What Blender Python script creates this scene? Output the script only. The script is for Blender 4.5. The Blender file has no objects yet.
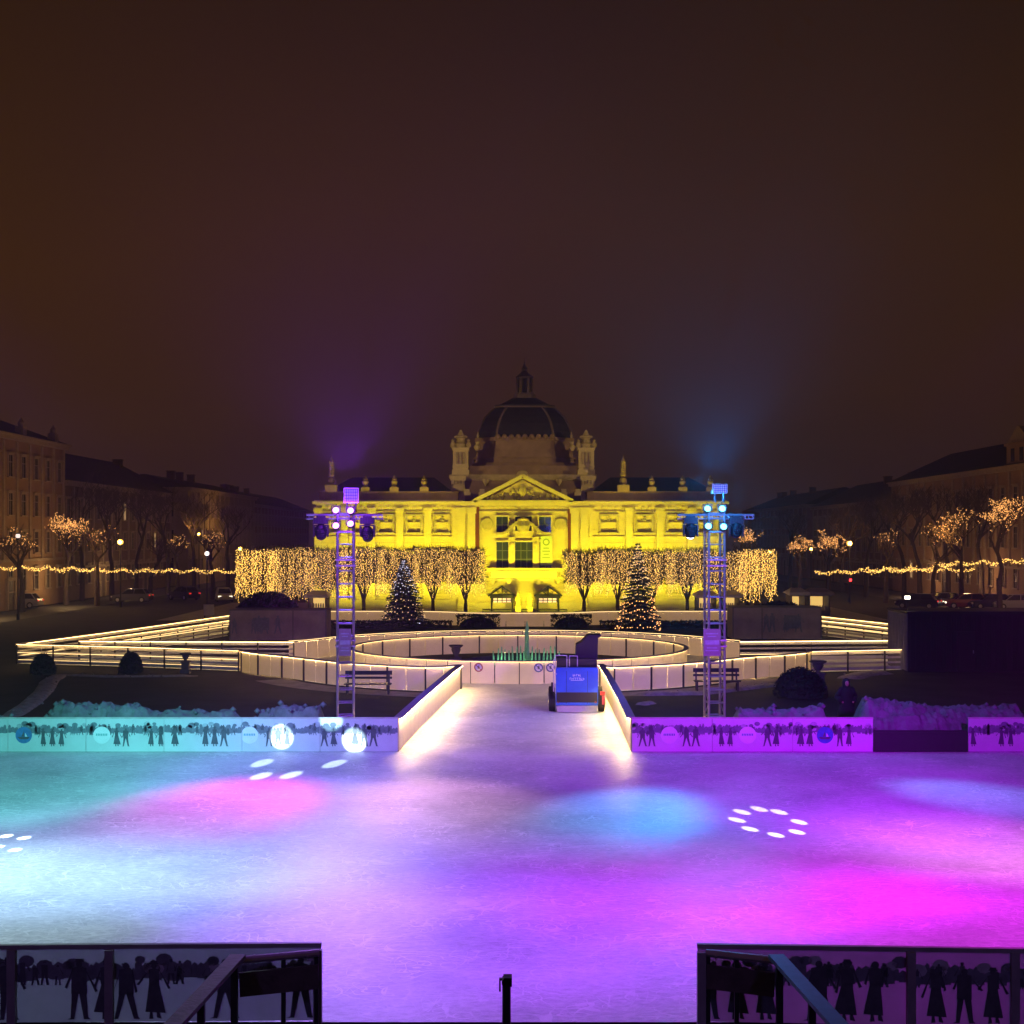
HAZE = .0007
import bpy, math, random
from mathutils import Vector, Matrix
PI = math.pi
sc = bpy.context.scene
COL = sc.collection
F, CAMH, CX, HY = 1400.0, 7.0, 512.0, 537.0      # focal length in pixels, eye height, axis, horizon

def P(x, y, d):
    return ((x - CX) * d / F, d, CAMH - (y - HY) * d / F)
def G(x, y):
    d = F * CAMH / (y - HY)
    return ((x - CX) * d / F, d)

# ------------------------------------------------------------------ materials
def mat(name, col, rough=0.6, metal=0.0, var=0.25, scale=3.0, bump=0.0, bscale=None, emit=None, strength=0.0,
        trans=0.0, spec=0.4, stretch=None, sample=True, col2=None):
    m = bpy.data.materials.new(name); m.use_nodes = True
    nt = m.node_tree; N = nt.nodes; L = nt.links
    b = N['Principled BSDF']; out = N['Material Output']
    b.inputs['Roughness'].default_value = rough
    b.inputs['Metallic'].default_value = metal
    b.inputs['Specular IOR Level'].default_value = spec
    tc = N.new('ShaderNodeTexCoord'); mp = N.new('ShaderNodeMapping')
    L.new(tc.outputs['Object'], mp.inputs['Vector'])
    if stretch: mp.inputs['Scale'].default_value = stretch
    if var > 0:
        n = N.new('ShaderNodeTexNoise'); n.inputs['Scale'].default_value = scale; n.inputs['Detail'].default_value = 6
        n.inputs['Roughness'].default_value = 0.65
        L.new(mp.outputs['Vector'], n.inputs['Vector'])
        r = N.new('ShaderNodeValToRGB'); r.color_ramp.elements[0].position = 0.3; r.color_ramp.elements[1].position = 0.72
        c2 = col2 or tuple(min(1, c * (1 + var * .6)) for c in col)
        c1 = tuple(c * (1 - var) for c in col)
        r.color_ramp.elements[0].color = (*c1, 1); r.color_ramp.elements[1].color = (*c2, 1)
        L.new(n.outputs['Fac'], r.inputs['Fac']); L.new(r.outputs['Color'], b.inputs['Base Color'])
    else:
        b.inputs['Base Color'].default_value = (*col, 1)
    if bump > 0:
        n2 = N.new('ShaderNodeTexNoise'); n2.inputs['Scale'].default_value = bscale or scale * 4; n2.inputs['Detail'].default_value = 8
        L.new(mp.outputs['Vector'], n2.inputs['Vector'])
        bp = N.new('ShaderNodeBump'); bp.inputs['Strength'].default_value = bump; bp.inputs['Distance'].default_value = 0.05
        L.new(n2.outputs['Fac'], bp.inputs['Height']); L.new(bp.outputs['Normal'], b.inputs['Normal'])
    if emit:
        b.inputs['Emission Color'].default_value = (*emit, 1); b.inputs['Emission Strength'].default_value = strength
        if not sample: m.cycles.emission_sampling = 'NONE'
    if trans > 0:
        t = N.new('ShaderNodeBsdfTranslucent'); mx = N.new('ShaderNodeMixShader'); mx.inputs['Fac'].default_value = trans
        if var > 0: L.new(r.outputs['Color'], t.inputs['Color'])
        else: t.inputs['Color'].default_value = (*col, 1)
        L.new(b.outputs[0], mx.inputs[1]); L.new(t.outputs[0], mx.inputs[2]); L.new(mx.outputs[0], out.inputs['Surface'])
    return m

M = {}
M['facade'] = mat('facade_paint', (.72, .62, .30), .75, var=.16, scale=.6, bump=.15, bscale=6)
M['trim'] = mat('facade_trim', (.74, .65, .36), .7, var=.12, scale=1.5, bump=.1)
M['relief'] = mat('relief_stone', (.55, .47, .27), .8, var=.3, scale=2)
M['redstrip'] = mat('dark_red_strip', (.16, .035, .02), .7, var=.3, scale=2)
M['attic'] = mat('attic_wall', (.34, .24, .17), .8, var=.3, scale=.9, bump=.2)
M['slate'] = mat('dome_slate', (.035, .03, .045), .45, var=.35, scale=2.5, bump=.3, bscale=9)
M['zinc'] = mat('zinc_trim', (.20, .15, .13), .5, metal=.3, var=.25)
M['roof'] = mat('pavilion_roof', (.05, .045, .055), .6, var=.3)
M['wframe'] = mat('window_frame', (.16, .17, .10), .5, var=.15)
M['wglass'] = mat('window_glass', (.035, .05, .03), .08, var=.2, spec=.6)
M['ironwork'] = mat('black_iron', (.012, .012, .014), .45, metal=.6, var=.2)
M['doorglow'] = mat('lit_doorway', (.5, .4, .3), .5, var=.3, scale=1.2, emit=(1, .62, .30), strength=1.3)
M['bannerw'] = mat('banner_cloth', (.62, .74, .42), .8, var=.08)
M['bannerg'] = mat('banner_print', (.18, .33, .12), .8, var=.1)
M['ink'] = mat('print_dark', (.10, .12, .14), .6, var=.3, scale=6)
M['ink2'] = mat('print_mid', (.20, .24, .28), .6, var=.3, scale=6)
M['ink3'] = mat('print_pale', (.50, .55, .58), .6, var=.3, scale=5)
M['inkblue'] = mat('print_blue', (.05, .22, .50), .5, var=.3, scale=8)
M['inkteal'] = mat('print_teal', (.10, .45, .45), .5, var=.15, scale=8)
M['inkwhite'] = mat('print_white', (.85, .87, .88), .5, var=.05)
M['board'] = mat('printed_board', (.70, .73, .74), .45, var=.10, scale=1.2)
M['boardback'] = mat('board_sheet', (.42, .42, .50), .5, var=.15, scale=1.0, trans=.20)
M['panel'] = mat('glowing_barrier_panel', (.62, .60, .55), .4, var=.12, scale=1.4, emit=(1, .56, .15), strength=.25)  # strip light on the panels put in as even warm emission
M['rail'] = mat('barrier_rail', (.30, .30, .31), .5, var=.2)
M['whiterail'] = mat('pale_rail', (.62, .60, .56), .5, var=.15)
M['post'] = mat('dark_post', (.05, .05, .055), .5, var=.2)
M['rope'] = mat('light_rope', (.8, .7, .5), .4, var=0, emit=(1, .66, .26), strength=2.6)
M['ropehot'] = mat('bright_light_rope', (.8, .7, .5), .4, var=0, emit=(1, .68, .30), strength=5)
M['led'] = mat('led_strip', (.8, .7, .5), .4, var=0, emit=(1, .62, .22), strength=165)
M['ledsoft'] = mat('soft_led_strip', (.8, .7, .5), .4, var=0, emit=(1, .60, .20), strength=8)
M['ledmid'] = mat('mid_led_strip', (.8, .7, .5), .4, var=0, emit=(1, .62, .22), strength=15)
M['bulb'] = mat('fairy_bulb', (.8, .6, .3), .4, var=0, emit=(1, .56, .14), strength=1.7, sample=False)
M['bulbhot'] = mat('bright_fairy_bulb', (.8, .6, .3), .4, var=0, emit=(1, .56, .11), strength=3.2, sample=False)
M['bulbdim'] = mat('dim_fairy_bulb', (.8, .6, .3), .4, var=0, emit=(1, .60, .28), strength=1.3, sample=False)
M['bulbamber'] = mat('amber_fairy_bulb', (.8, .5, .3), .4, var=0, emit=(1, .44, .12), strength=2.2, sample=False)
M['bulborange'] = mat('orange_fairy_bulb', (.8, .5, .3), .4, var=0, emit=(1, .42, .12), strength=3.0, sample=False)
M['bulbwhite'] = mat('cool_fairy_bulb', (.8, .8, .8), .4, var=0, emit=(.75, .75, 1), strength=.9, sample=False)
M['bark'] = mat('bark', (.075, .055, .042), .9, var=.4, scale=6, bump=.6)
M['twig'] = mat('twig', (.12, .085, .06), .9, var=.3, scale=4)
M['needle'] = mat('needle', (.030, .05, .065), .7, var=.5, scale=5)
M['leafdark'] = mat('hedge_leaf', (.018, .028, .02), .8, var=.5, scale=5)
M['concrete'] = mat('concrete', (.30, .28, .27), .85, var=.25, scale=1.5, bump=.3)
M['stone'] = mat('old_stone', (.12, .11, .10), .85, var=.35, scale=3, bump=.4)
M['alu'] = mat('aluminium', (.55, .55, .58), .35, metal=.75, var=.15, scale=5)
M['blackmetal'] = mat('black_metal', (.02, .02, .025), .4, metal=.3, var=.2)
M['blackplastic'] = mat('black_plastic', (.012, .012, .015), .5, var=.25, scale=6)
M['wood'] = mat('stained_wood', (.10, .075, .07), .6, var=.4, scale=3, bump=.3, stretch=(1, 1, 1))
M['bluewood'] = mat('blue_painted_wood', (.06, .12, .22), .5, var=.3, scale=3)
M['bluepaint'] = mat('machine_blue', (.035, .125, .62), .3, var=.15, scale=1.5)
M['rubber'] = mat('rubber', (.015, .015, .016), .8, var=.3, scale=8)
M['snow'] = mat('snow', (.22, .23, .25), .85, var=.45, scale=2.2, bump=.55, bscale=5)
M['dirtysnow'] = mat('dirty_snow', (.34, .32, .30), .85, var=.5, scale=2.0, bump=.8, bscale=5)
M['coat'] = mat('black_coat', (.010, .010, .014), .85, var=.3, scale=9)
M['skin'] = mat('skin', (.50, .30, .23), .6, var=.08)
M['box'] = mat('wrap_print', (.38, .32, .32), .7, var=.25, scale=1.2)
M['darkwall'] = mat('container_dark', (.008, .008, .012), .6, var=.35, scale=1.5)
M['greywall'] = mat('container_grey', (.20, .19, .20), .6, var=.25, scale=1.5)
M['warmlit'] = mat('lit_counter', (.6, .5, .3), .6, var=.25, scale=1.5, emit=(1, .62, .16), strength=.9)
M['whitelit'] = mat('awning_white', (.72, .70, .66), .6, var=.1)
M['redlamp'] = mat('red_signal', (.5, .02, .02), .4, var=0, emit=(1, .03, .03), strength=6)
M['sodium'] = mat('sodium_globe', (.8, .6, .3), .4, var=0, emit=(1, .52, .06), strength=1.9, sample=False)
M['coolglobe'] = mat('white_globe', (.8, .8, .7), .4, var=0, emit=(1, .86, .66), strength=6, sample=False)
M['dimglobe'] = mat('dim_globe', (.8, .8, .7), .4, var=0, emit=(.9, .75, .7), strength=1.2, sample=False)
M['lensviolet'] = mat('violet_lens', (.6, .3, .8), .3, var=0, emit=(.85, .30, 1), strength=4)
M['lenscyan'] = mat('cyan_lens', (.3, .7, .8), .3, var=0, emit=(.16, .80, 1), strength=5)
M['lenswhite'] = mat('white_lens', (.8, .8, .8), .3, var=0, emit=(.8, .85, 1), strength=8)
M['lensoff'] = mat('unlit_lens', (.10, .10, .16), .1, var=0, spec=.9)
M['jet'] = mat('green_lit_water', (.45, .62, .46), .25, var=.2, scale=8, emit=(.22, .60, .22), strength=.14, trans=.5)  # green lamplight on the water put into its colour and emission
M['green'] = mat('green_underwater_lamp', (.3, .6, .4), .3, var=0, emit=(.25, 1, .45), strength=4)
M['water'] = mat('basin_water', (.012, .014, .02), .08, var=.2)
for k, c, w in (('h_ochre', (.34, .22, .14), .2), ('h_grey', (.20, .16, .14), .2), ('h_cream', (.36, .28, .20), .2),
                ('h_brown', (.20, .13, .10), .2), ('h_rose', (.30, .17, .13), .2)):
    M[k] = mat('render_' + k[2:], c, .85, var=w, scale=.5, bump=.2, bscale=5)
M['h_roof'] = mat('dark_tiles', (.045, .03, .028), .8, var=.3, scale=1.5, bump=.4)
M['h_trim'] = mat('house_trim', (.38, .30, .22), .8, var=.2)
M['h_frame'] = mat('house_window_frame', (.30, .26, .22), .6, var=.15)
M['h_pane'] = mat('house_pane', (.02, .018, .02), .1, var=.2, spec=.6)
M['h_lit'] = mat('lit_pane', (.5, .4, .3), .4, var=.3, scale=1, emit=(1, .62, .28), strength=.5)
for k, c in (('car_grey', (.10, .10, .11)), ('car_white', (.5, .5, .5)), ('car_dark', (.02, .02, .03)), ('car_red', (.20, .02, .02)), ('car_silver', (.34, .34, .36))):
    M[k] = mat(k, c, .3, var=.05)
M['carglass'] = mat('car_glass', (.02, .02, .025), .06, var=.1, spec=.7)
M['headlamp'] = mat('headlamp', (.7, .7, .65), .2, var=0, emit=(1, .85, .6), strength=2.5, sample=False)
M['taillamp'] = mat('tail_lamp', (.4, .02, .02), .3, var=0, emit=(1, .04, .03), strength=.8, sample=False)
M['signred'] = mat('sign_red', (.42, .06, .10), .5, var=.05)
M['signblue'] = mat('sign_blue', (.06, .10, .30), .5, var=.05)

# ------------------------------------------------------------------ mesh builder
class MB:
    def __init__(s): s.v = []; s.f = []; s.m = []
    def face(s, pts, mi=0):
        i = len(s.v); s.v += [tuple(p) for p in pts]; s.f.append(tuple(range(i, i + len(pts)))); s.m.append(mi)
    def box(s, c, d, rz=0.0, mi=0, top=1.0):
        i = len(s.v); cx, cy, cz = c; hx, hy, hz = d[0] / 2, d[1] / 2, d[2] / 2
        co, si = math.cos(rz), math.sin(rz)
        for z, k in ((-hz, 1), (hz, top)):
            for x, y in ((-hx * k, -hy * k), (hx * k, -hy * k), (hx * k, hy * k), (-hx * k, hy * k)):
                s.v.append((cx + x * co - y * si, cy + x * si + y * co, cz + z))
        for q in ((0, 3, 2, 1), (4, 5, 6, 7), (0, 1, 5, 4), (1, 2, 6, 5), (2, 3, 7, 6), (3, 0, 4, 7)):
            s.f.append(tuple(i + a for a in q)); s.m.append(mi)
    def beam(s, a, b, w, h, mi=0):                     # box along a->b, w horizontal, h vertical
        a = Vector(a); b = Vector(b); t = b - a
        side = Vector((-t.y, t.x, 0)); side = side.normalized() * w / 2 if side.length > 1e-6 else Vector((w / 2, 0, 0))
        up = t.normalized().cross(side.normalized()); up = up * (-1 if up.z < 0 else 1)
        if abs(t.z) > .999 * t.length: up = Vector((0, 1, 0))
        up = up * h / 2; i = len(s.v)
        for p in (a, b):
            for q in (-side - up, side - up, side + up, -side + up): s.v.append(tuple(p + q))
        for q in ((0, 1, 2, 3), (7, 6, 5, 4), (0, 4, 5, 1), (1, 5, 6, 2), (2, 6, 7, 3), (3, 7, 4, 0)):
            s.f.append(tuple(i + x for x in q)); s.m.append(mi)
    def tube(s, a, b, r0, r1=None, n=6, mi=0, cap=True):
        r1 = r0 if r1 is None else r1
        a = Vector(a); b = Vector(b); t = (b - a)
        if t.length < 1e-6: return
        t.normalize(); u = t.orthogonal().normalized(); w = t.cross(u); i = len(s.v)
        for p, r in ((a, r0), (b, r1)):
            for k in range(n):
                an = 2 * PI * k / n; s.v.append(tuple(p + (u * math.cos(an) + w * math.sin(an)) * r))
        for k in range(n):
            k2 = (k + 1) % n; s.f.append((i + k, i + k2, i + n + k2, i + n + k)); s.m.append(mi)
        if cap:
            s.f.append(tuple(i + k for k in reversed(range(n)))); s.m.append(mi)
            s.f.append(tuple(i + n + k for k in range(n))); s.m.append(mi)
    def path(s, pts, r, n=6, mi=0):
        for a, b in zip(pts, pts[1:]): s.tube(a, b, r, r, n, mi)
    def loft(s, rings, mi=0, cap=True):
        i = len(s.v); n = len(rings[0])
        for r in rings: s.v += [tuple(p) for p in r]
        for j in range(len(rings) - 1):
            for k in range(n):
                k2 = (k + 1) % n
                s.f.append((i + j * n + k, i + j * n + k2, i + (j + 1) * n + k2, i + (j + 1) * n + k)); s.m.append(mi)
        if cap:
            s.f.append(tuple(i + k for k in reversed(range(n)))); s.m.append(mi)
            o = i + (len(rings) - 1) * n; s.f.append(tuple(o + k for k in range(n))); s.m.append(mi)
    def lathe(s, prof, n=12, c=(0, 0, 0), mi=0):
        s.loft([[(c[0] + r * math.cos(2 * PI * k / n), c[1] + r * math.sin(2 * PI * k / n), c[2] + z) for k in range(n)] for r, z in prof], mi)
    def prism_xz(s, poly, y0, y1, mi=0):               # poly counter-clockwise in (x, z), seen from -y
        s.loft([[(x, y1, z) for x, z in poly], [(x, y0, z) for x, z in poly]], mi)
    def octa(s, p, r, mi=0):
        i = len(s.v); x, y, z = p
        s.v += [(x + r, y, z), (x, y + r, z), (x - r, y, z), (x, y - r, z), (x, y, z + r), (x, y, z - r)]
        for q in ((0, 1, 4), (1, 2, 4), (2, 3, 4), (3, 0, 4), (1, 0, 5), (2, 1, 5), (3, 2, 5), (0, 3, 5)):
            s.f.append(tuple(i + a for a in q)); s.m.append(mi)
    def ball(s, c, r, n=10, k=6, mi=0, sz=1.0):
        s.lathe([(max(r * math.sin(PI * j / k), r * .02), -r * sz * math.cos(PI * j / k)) for j in range(k + 1)], n, c, mi)
    def build(s, name, mats, parent=None, smooth=False, off=None):
        if not isinstance(mats, (list, tuple)): mats = [mats]
        me = bpy.data.meshes.new(name)
        v = s.v if off is None else [(a - off[0], b - off[1], c - off[2]) for a, b, c in s.v]
        me.from_pydata(v, [], s.f)
        for m in mats: me.materials.append(m if not isinstance(m, str) else M[m])
        if len(mats) > 1: me.polygons.foreach_set('material_index', s.m)
        if smooth: me.polygons.foreach_set('use_smooth', [True] * len(me.polygons))
        me.update()
        o = bpy.data.objects.new(name, me); COL.objects.link(o)
        if parent: o.parent = parent
        elif off is not None: o.location = off
        return o

def tag(o, label=None, cat=None, group=None, kind=None):
    if label: o['label'] = label
    if cat: o['category'] = cat
    if group: o['group'] = group
    if kind: o['kind'] = kind
    return o
def thing(name, label, cat, loc=(0, 0, 0), rz=0.0, group=None):
    o = bpy.data.objects.new(name, None); COL.objects.link(o); o.empty_display_size = .3
    o.location = loc; o.rotation_euler = (0, 0, rz)
    return tag(o, label, cat, group)
def dup(root, loc, rz=0.0, label=None):
    r = root.copy(); COL.objects.link(r); r.location = loc; r.rotation_euler = (0, 0, rz)
    if label: r['label'] = label
    for ch in list(root.children):
        c = ch.copy(); COL.objects.link(c); c.parent = r
        for g in list(ch.children):
            d = g.copy(); COL.objects.link(d); d.parent = c
    return r
def child(proto, parent, loc, rz=0.0, scale=None):     # a copied part with its own sub-parts
    c = proto.copy(); COL.objects.link(c); c.parent = parent; c.location = loc; c.rotation_euler = (0, 0, rz)
    if scale: c.scale = scale
    for g in list(proto.children):
        d = g.copy(); COL.objects.link(d); d.parent = c
    return c

# ------------------------------------------------------------------ camera, render, world
cam = bpy.data.cameras.new('camera'); co = bpy.data.objects.new('camera', cam); COL.objects.link(co)
co.location = (0, 0, CAMH); co.rotation_euler = (PI / 2, 0, 0)
cam.sensor_width = 36; cam.sensor_fit = 'HORIZONTAL'; cam.lens = F / 1024 * 36
cam.shift_y = (HY - 512) / 1024; cam.clip_start = .1; cam.clip_end = 3000
sc.camera = co
sc.view_settings.view_transform = 'Standard'; sc.view_settings.look = 'None'
sc.view_settings.exposure = 0; sc.view_settings.gamma = 1
sc.render.engine = 'CYCLES'
cy = sc.cycles
cy.use_denoising = True; cy.denoiser = 'OPENIMAGEDENOISE'
cy.max_bounces = 5; cy.diffuse_bounces = 3; cy.glossy_bounces = 2; cy.transmission_bounces = 3; cy.volume_bounces = 0
cy.transparent_max_bounces = 4; cy.sample_clamp_indirect = 4; cy.caustics_reflective = False; cy.caustics_refractive = False
cy.use_adaptive_sampling = True; cy.adaptive_threshold = .015

W = bpy.data.worlds.new('World'); sc.world = W; W.use_nodes = True
nt = W.node_tree; N = nt.nodes; L = nt.links; bg = N['Background']
geo = N.new('ShaderNodeTexCoord'); sep = N.new('ShaderNodeSeparateXYZ'); L.new(geo.outputs['Generated'], sep.inputs[0])
nz = N.new('ShaderNodeTexNoise'); nz.inputs['Scale'].default_value = 3; nz.inputs['Detail'].default_value = 3
L.new(geo.outputs['Generated'], nz.inputs['Vector'])
ma = N.new('ShaderNodeMath'); ma.operation = 'MULTIPLY_ADD'; ma.inputs[1].default_value = .10; 
L.new(nz.outputs['Fac'], ma.inputs[0]); L.new(sep.outputs['Z'], ma.inputs[2])
cr = N.new('ShaderNodeValToRGB'); e = cr.color_ramp.elements
e[0].position = 0.02; e[0].color = (.0190, .0095, .0120, 1)
e[1].position = 0.42; e[1].color = (.0245, .0100, .0020, 1)
q = e.new(.14); q.color = (.0410, .0160, .0080, 1)
q = e.new(.26); q.color = (.0430, .0162, .0045, 1)
L.new(ma.outputs[0], cr.inputs['Fac'])
mr = N.new('ShaderNodeMapRange'); mr.inputs[1].default_value = -.36; mr.inputs[2].default_value = .36; mr.inputs[3].default_value = 1.02; mr.inputs[4].default_value = .78
L.new(sep.outputs['X'], mr.inputs[0]); vm = N.new('ShaderNodeVectorMath'); vm.operation = 'SCALE'
L.new(cr.outputs['Color'], vm.inputs[0]); L.new(mr.outputs[0], vm.inputs['Scale']); L.new(vm.outputs[0], bg.inputs['Color'])
bg.inputs['Strength'].default_value = 1.0

def spot(name, loc, target, col, power, angle, blend=.6, radius=.08):
    l = bpy.data.lights.new(name, 'SPOT'); l.energy = power; l.color = col; l.spot_size = math.radians(angle); l.spot_blend = blend
    l.shadow_soft_size = radius
    o = bpy.data.objects.new(name, l); COL.objects.link(o); o.location = loc
    o.rotation_euler = (Vector(target) - Vector(loc)).to_track_quat('-Z', 'Y').to_euler()
    return o
def point(name, loc, col, power, radius=.15):
    l = bpy.data.lights.new(name, 'POINT'); l.energy = power; l.color = col; l.shadow_soft_size = radius
    o = bpy.data.objects.new(name, l); COL.objects.link(o); o.location = loc
    return o
# ------------------------------------------------------------------ ground and ice
def ice_mat():
    m = bpy.data.materials.new('skated_ice'); m.use_nodes = True
    nt = m.node_tree; N = nt.nodes; L = nt.links; b = N['Principled BSDF']
    tc = N.new('ShaderNodeTexCoord')
    def noise(scale, det, rough, stretch=(1, 1, 1), rot=0.0, dist=0.0):
        mp = N.new('ShaderNodeMapping'); mp.inputs['Scale'].default_value = stretch; mp.inputs['Rotation'].default_value = (0, 0, rot)
        L.new(tc.outputs['Object'], mp.inputs['Vector'])
        n = N.new('ShaderNodeTexNoise'); n.inputs['Scale'].default_value = scale; n.inputs['Detail'].default_value = det
        n.inputs['Roughness'].default_value = rough; n.inputs['Distortion'].default_value = dist
        L.new(mp.outputs['Vector'], n.inputs['Vector']); return n
    def math2(op, a, bb):
        n = N.new('ShaderNodeMath'); n.operation = op
        for i, x in enumerate((a, bb)):
            if isinstance(x, (int, float)): n.inputs[i].default_value = x
            else: L.new(x, n.inputs[i])
        return n.outputs[0]
    big = noise(.35, 5, .6); fine = noise(5.0, 10, .8, (1, 2.0, 1))
    # skate cuts: thin level lines of slow distorted noise, several directions
    cuts = None
    for sc_, st, ro, di in ((.45, (1, 1.6, 1), .25, 1.0), (.6, (1, 1.3, 1), -.5, 1.4), (.35, (1, 1.8, 1), 1.2, 1.6), (.8, (1, 1, 1), .9, .8)):
        n = noise(sc_, 1.5, .45, st, ro, di)
        a = math2('FRACT', math2('MULTIPLY', n.outputs['Fac'], 9.0), 0.0)
        a = math2('LESS_THAN', math2('ABSOLUTE', math2('SUBTRACT', a, .5), 0.0), .042)
        cuts = a if cuts is None else math2('MAXIMUM', cuts, a)
    patch = noise(.8, 4, .7)
    pr = N.new('ShaderNodeMapRange'); pr.inputs[1].default_value = .40; pr.inputs[2].default_value = .60
    L.new(patch.outputs['Fac'], pr.inputs[0])
    cuts = math2('MULTIPLY', cuts, pr.outputs[0])
    r = N.new('ShaderNodeValToRGB'); r.color_ramp.elements[0].position = .36; r.color_ramp.elements[1].position = .60
    r.color_ramp.elements[0].color = (.40, .43, .46, 1); r.color_ramp.elements[1].color = (.86, .88, .90, 1)
    L.new(math2('ADD', math2('MULTIPLY', big.outputs['Fac'], .4), math2('MULTIPLY', fine.outputs['Fac'], .6)), r.inputs['Fac'])
    mx = N.new('ShaderNodeMix'); mx.data_type = 'RGBA'; mx.inputs[7].default_value = (.97, .98, 1, 1)
    L.new(r.outputs['Color'], mx.inputs[6]); L.new(math2('MULTIPLY', cuts, .75), mx.inputs[0]); L.new(mx.outputs[2], b.inputs['Base Color'])
    b.inputs['Roughness'].default_value = .42; b.inputs['Specular IOR Level'].default_value = .28
    bp = N.new('ShaderNodeBump'); bp.inputs['Strength'].default_value = .45; bp.inputs['Distance'].default_value = .02
    L.new(math2('ADD', fine.outputs['Fac'], math2('MULTIPLY', cuts, .5)), bp.inputs['Height']); L.new(bp.outputs['Normal'], b.inputs['Normal'])
    return m
M['ice'] = ice_mat()
M['lawn'] = mat('winter_lawn', (.016, .018, .017), .95, var=.6, scale=.5, bump=.8, bscale=14, col2=(.030, .031, .030))
M['asphalt'] = mat('asphalt', (.05, .048, .048), .7, var=.3, scale=.8, bump=.2, bscale=20)
M['gravel'] = mat('gravel_path', (.30, .27, .24), .9, var=.4, scale=1.3, bump=.5, bscale=16)
M['matting'] = mat('rubber_matting', (.03, .03, .033), .9, var=.3, scale=2, bump=.4, bscale=30)

def sheet(name, poly, z, m, kind='structure'):
    b = MB(); b.face([(x, y, z) for x, y in poly]); o = b.build(name, m); tag(o, kind=kind); return o
def ring_pts(c, r, a0, a1, n):
    return [(c[0] + r * math.cos(a0 + (a1 - a0) * k / n), c[1] + r * math.sin(a0 + (a1 - a0) * k / n)) for k in range(n + 1)]
def strip(name, left, right, z, m, kind='structure'):
    b = MB()
    for k in range(len(left) - 1):
        b.face([(*left[k], z), (*right[k], z), (*right[k + 1], z), (*left[k + 1], z)])
    o = b.build(name, m); tag(o, kind=kind); return o

sheet('ground', [(-250, -60), (250, -60), (250, 640), (-250, 640)], -.05, 'lawn')
RC = (.35, 75.5); RI, RO = 9.0, 12.7
sheet('rink_ice', [(-30, 20.2), (30, 20.2), (30, 45.6), (-30, 45.6)], 0, 'ice')
sheet('spectator_floor', [(-30, -20), (30, -20), (30, 20.15), (-30, 20.15)], -.02, 'matting')
corL = [G(398, 752), G(420, 728), G(440, 708), G(452, 696), G(460, 689)]
corR = [G(633, 755), G(622, 730), G(613, 711), G(606, 697), G(601, 688)]
endL, endR = (-2.6, 67.2), (4.2, 67.2)
strip('corridor_ice', [(corL[0][0], 45.4)] + corL[1:] + [endL], [(corR[0][0], 45.4)] + corR[1:] + [endR], .004, 'ice')
strip('ring_track_ice', ring_pts(RC, RI, 0, 2 * PI, 96), ring_pts(RC, RO + .1, 0, 2 * PI, 96), .008, 'ice')
LF = [(-14.2, 72.9), (-20.0, 75.2), (-27.3, 77.3)]; LB = [(-12.3, 79.0), (-18.0, 79.3), (-24.6, 79.7)]
RF = [(15.4, 72.4), (20.0, 73.6), (30, 75.6)]; RB = [(12.9, 79.3), (18, 79.9), (27.5, 80.8)]
strip('west_track_ice', LB, LF, .012, 'ice'); strip('east_track_ice', RF, RB, .012, 'ice')
DLo, DLi = [(-27.3, 77.3), (-24.4, 90), (-21.6, 104.5), (-19, 116)], [(-24.6, 79.7), (-21.8, 91), (-19.3, 103), (-16, 112)]
DRo, DRi = [(30, 75.6), (29.6, 81), (26.0, 95), (22.9, 105), (21, 116)], [(27.5, 80.8), (27.2, 82), (23.4, 95), (20.3, 104), (18, 112)]
strip('west_return_ice', DLo, DLi, .016, 'ice'); strip('east_return_ice', DRi, DRo, .016, 'ice')
strip('far_track_ice', [(-19.2, 116), (0, 116), (21, 116)], [(-16, 112), (0, 112), (18, 112)], .020, 'ice')
b = MB()
cen = [(RC[0], RC[1], -.02)]
b.face([(x, y, -.02) for x, y in ring_pts(RC, RI, 0, 2 * PI, 64)[:-1]]); tag(b.build('fountain_garden_ground', 'lawn'), kind='structure')
a0, a1 = math.radians(194), math.radians(256)
strip('west_gravel_path', ring_pts(RC, 13.0, a0 + .25, a1, 20), ring_pts(RC, 14.7, a0 + .25, a1, 20), -.03, 'gravel')
a0, a1 = math.radians(288), math.radians(335)
strip('east_gravel_path', ring_pts(RC, 13.0, a0, a1, 20), ring_pts(RC, 14.5, a0, a1, 20), -.03, 'gravel')
sheet('pavilion_forecourt', [(-30, 118), (32, 118), (32, 150), (-30, 150)], -.035, 'gravel')
sheet('west_street', [(-47.6, 40), (-42, 40), (-42, 420), (-47.6, 420)], -.04, 'asphalt')
sheet('east_street', [(43, 40), (49.6, 40), (49.6, 420), (43, 420)], -.04, 'asphalt')

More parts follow.
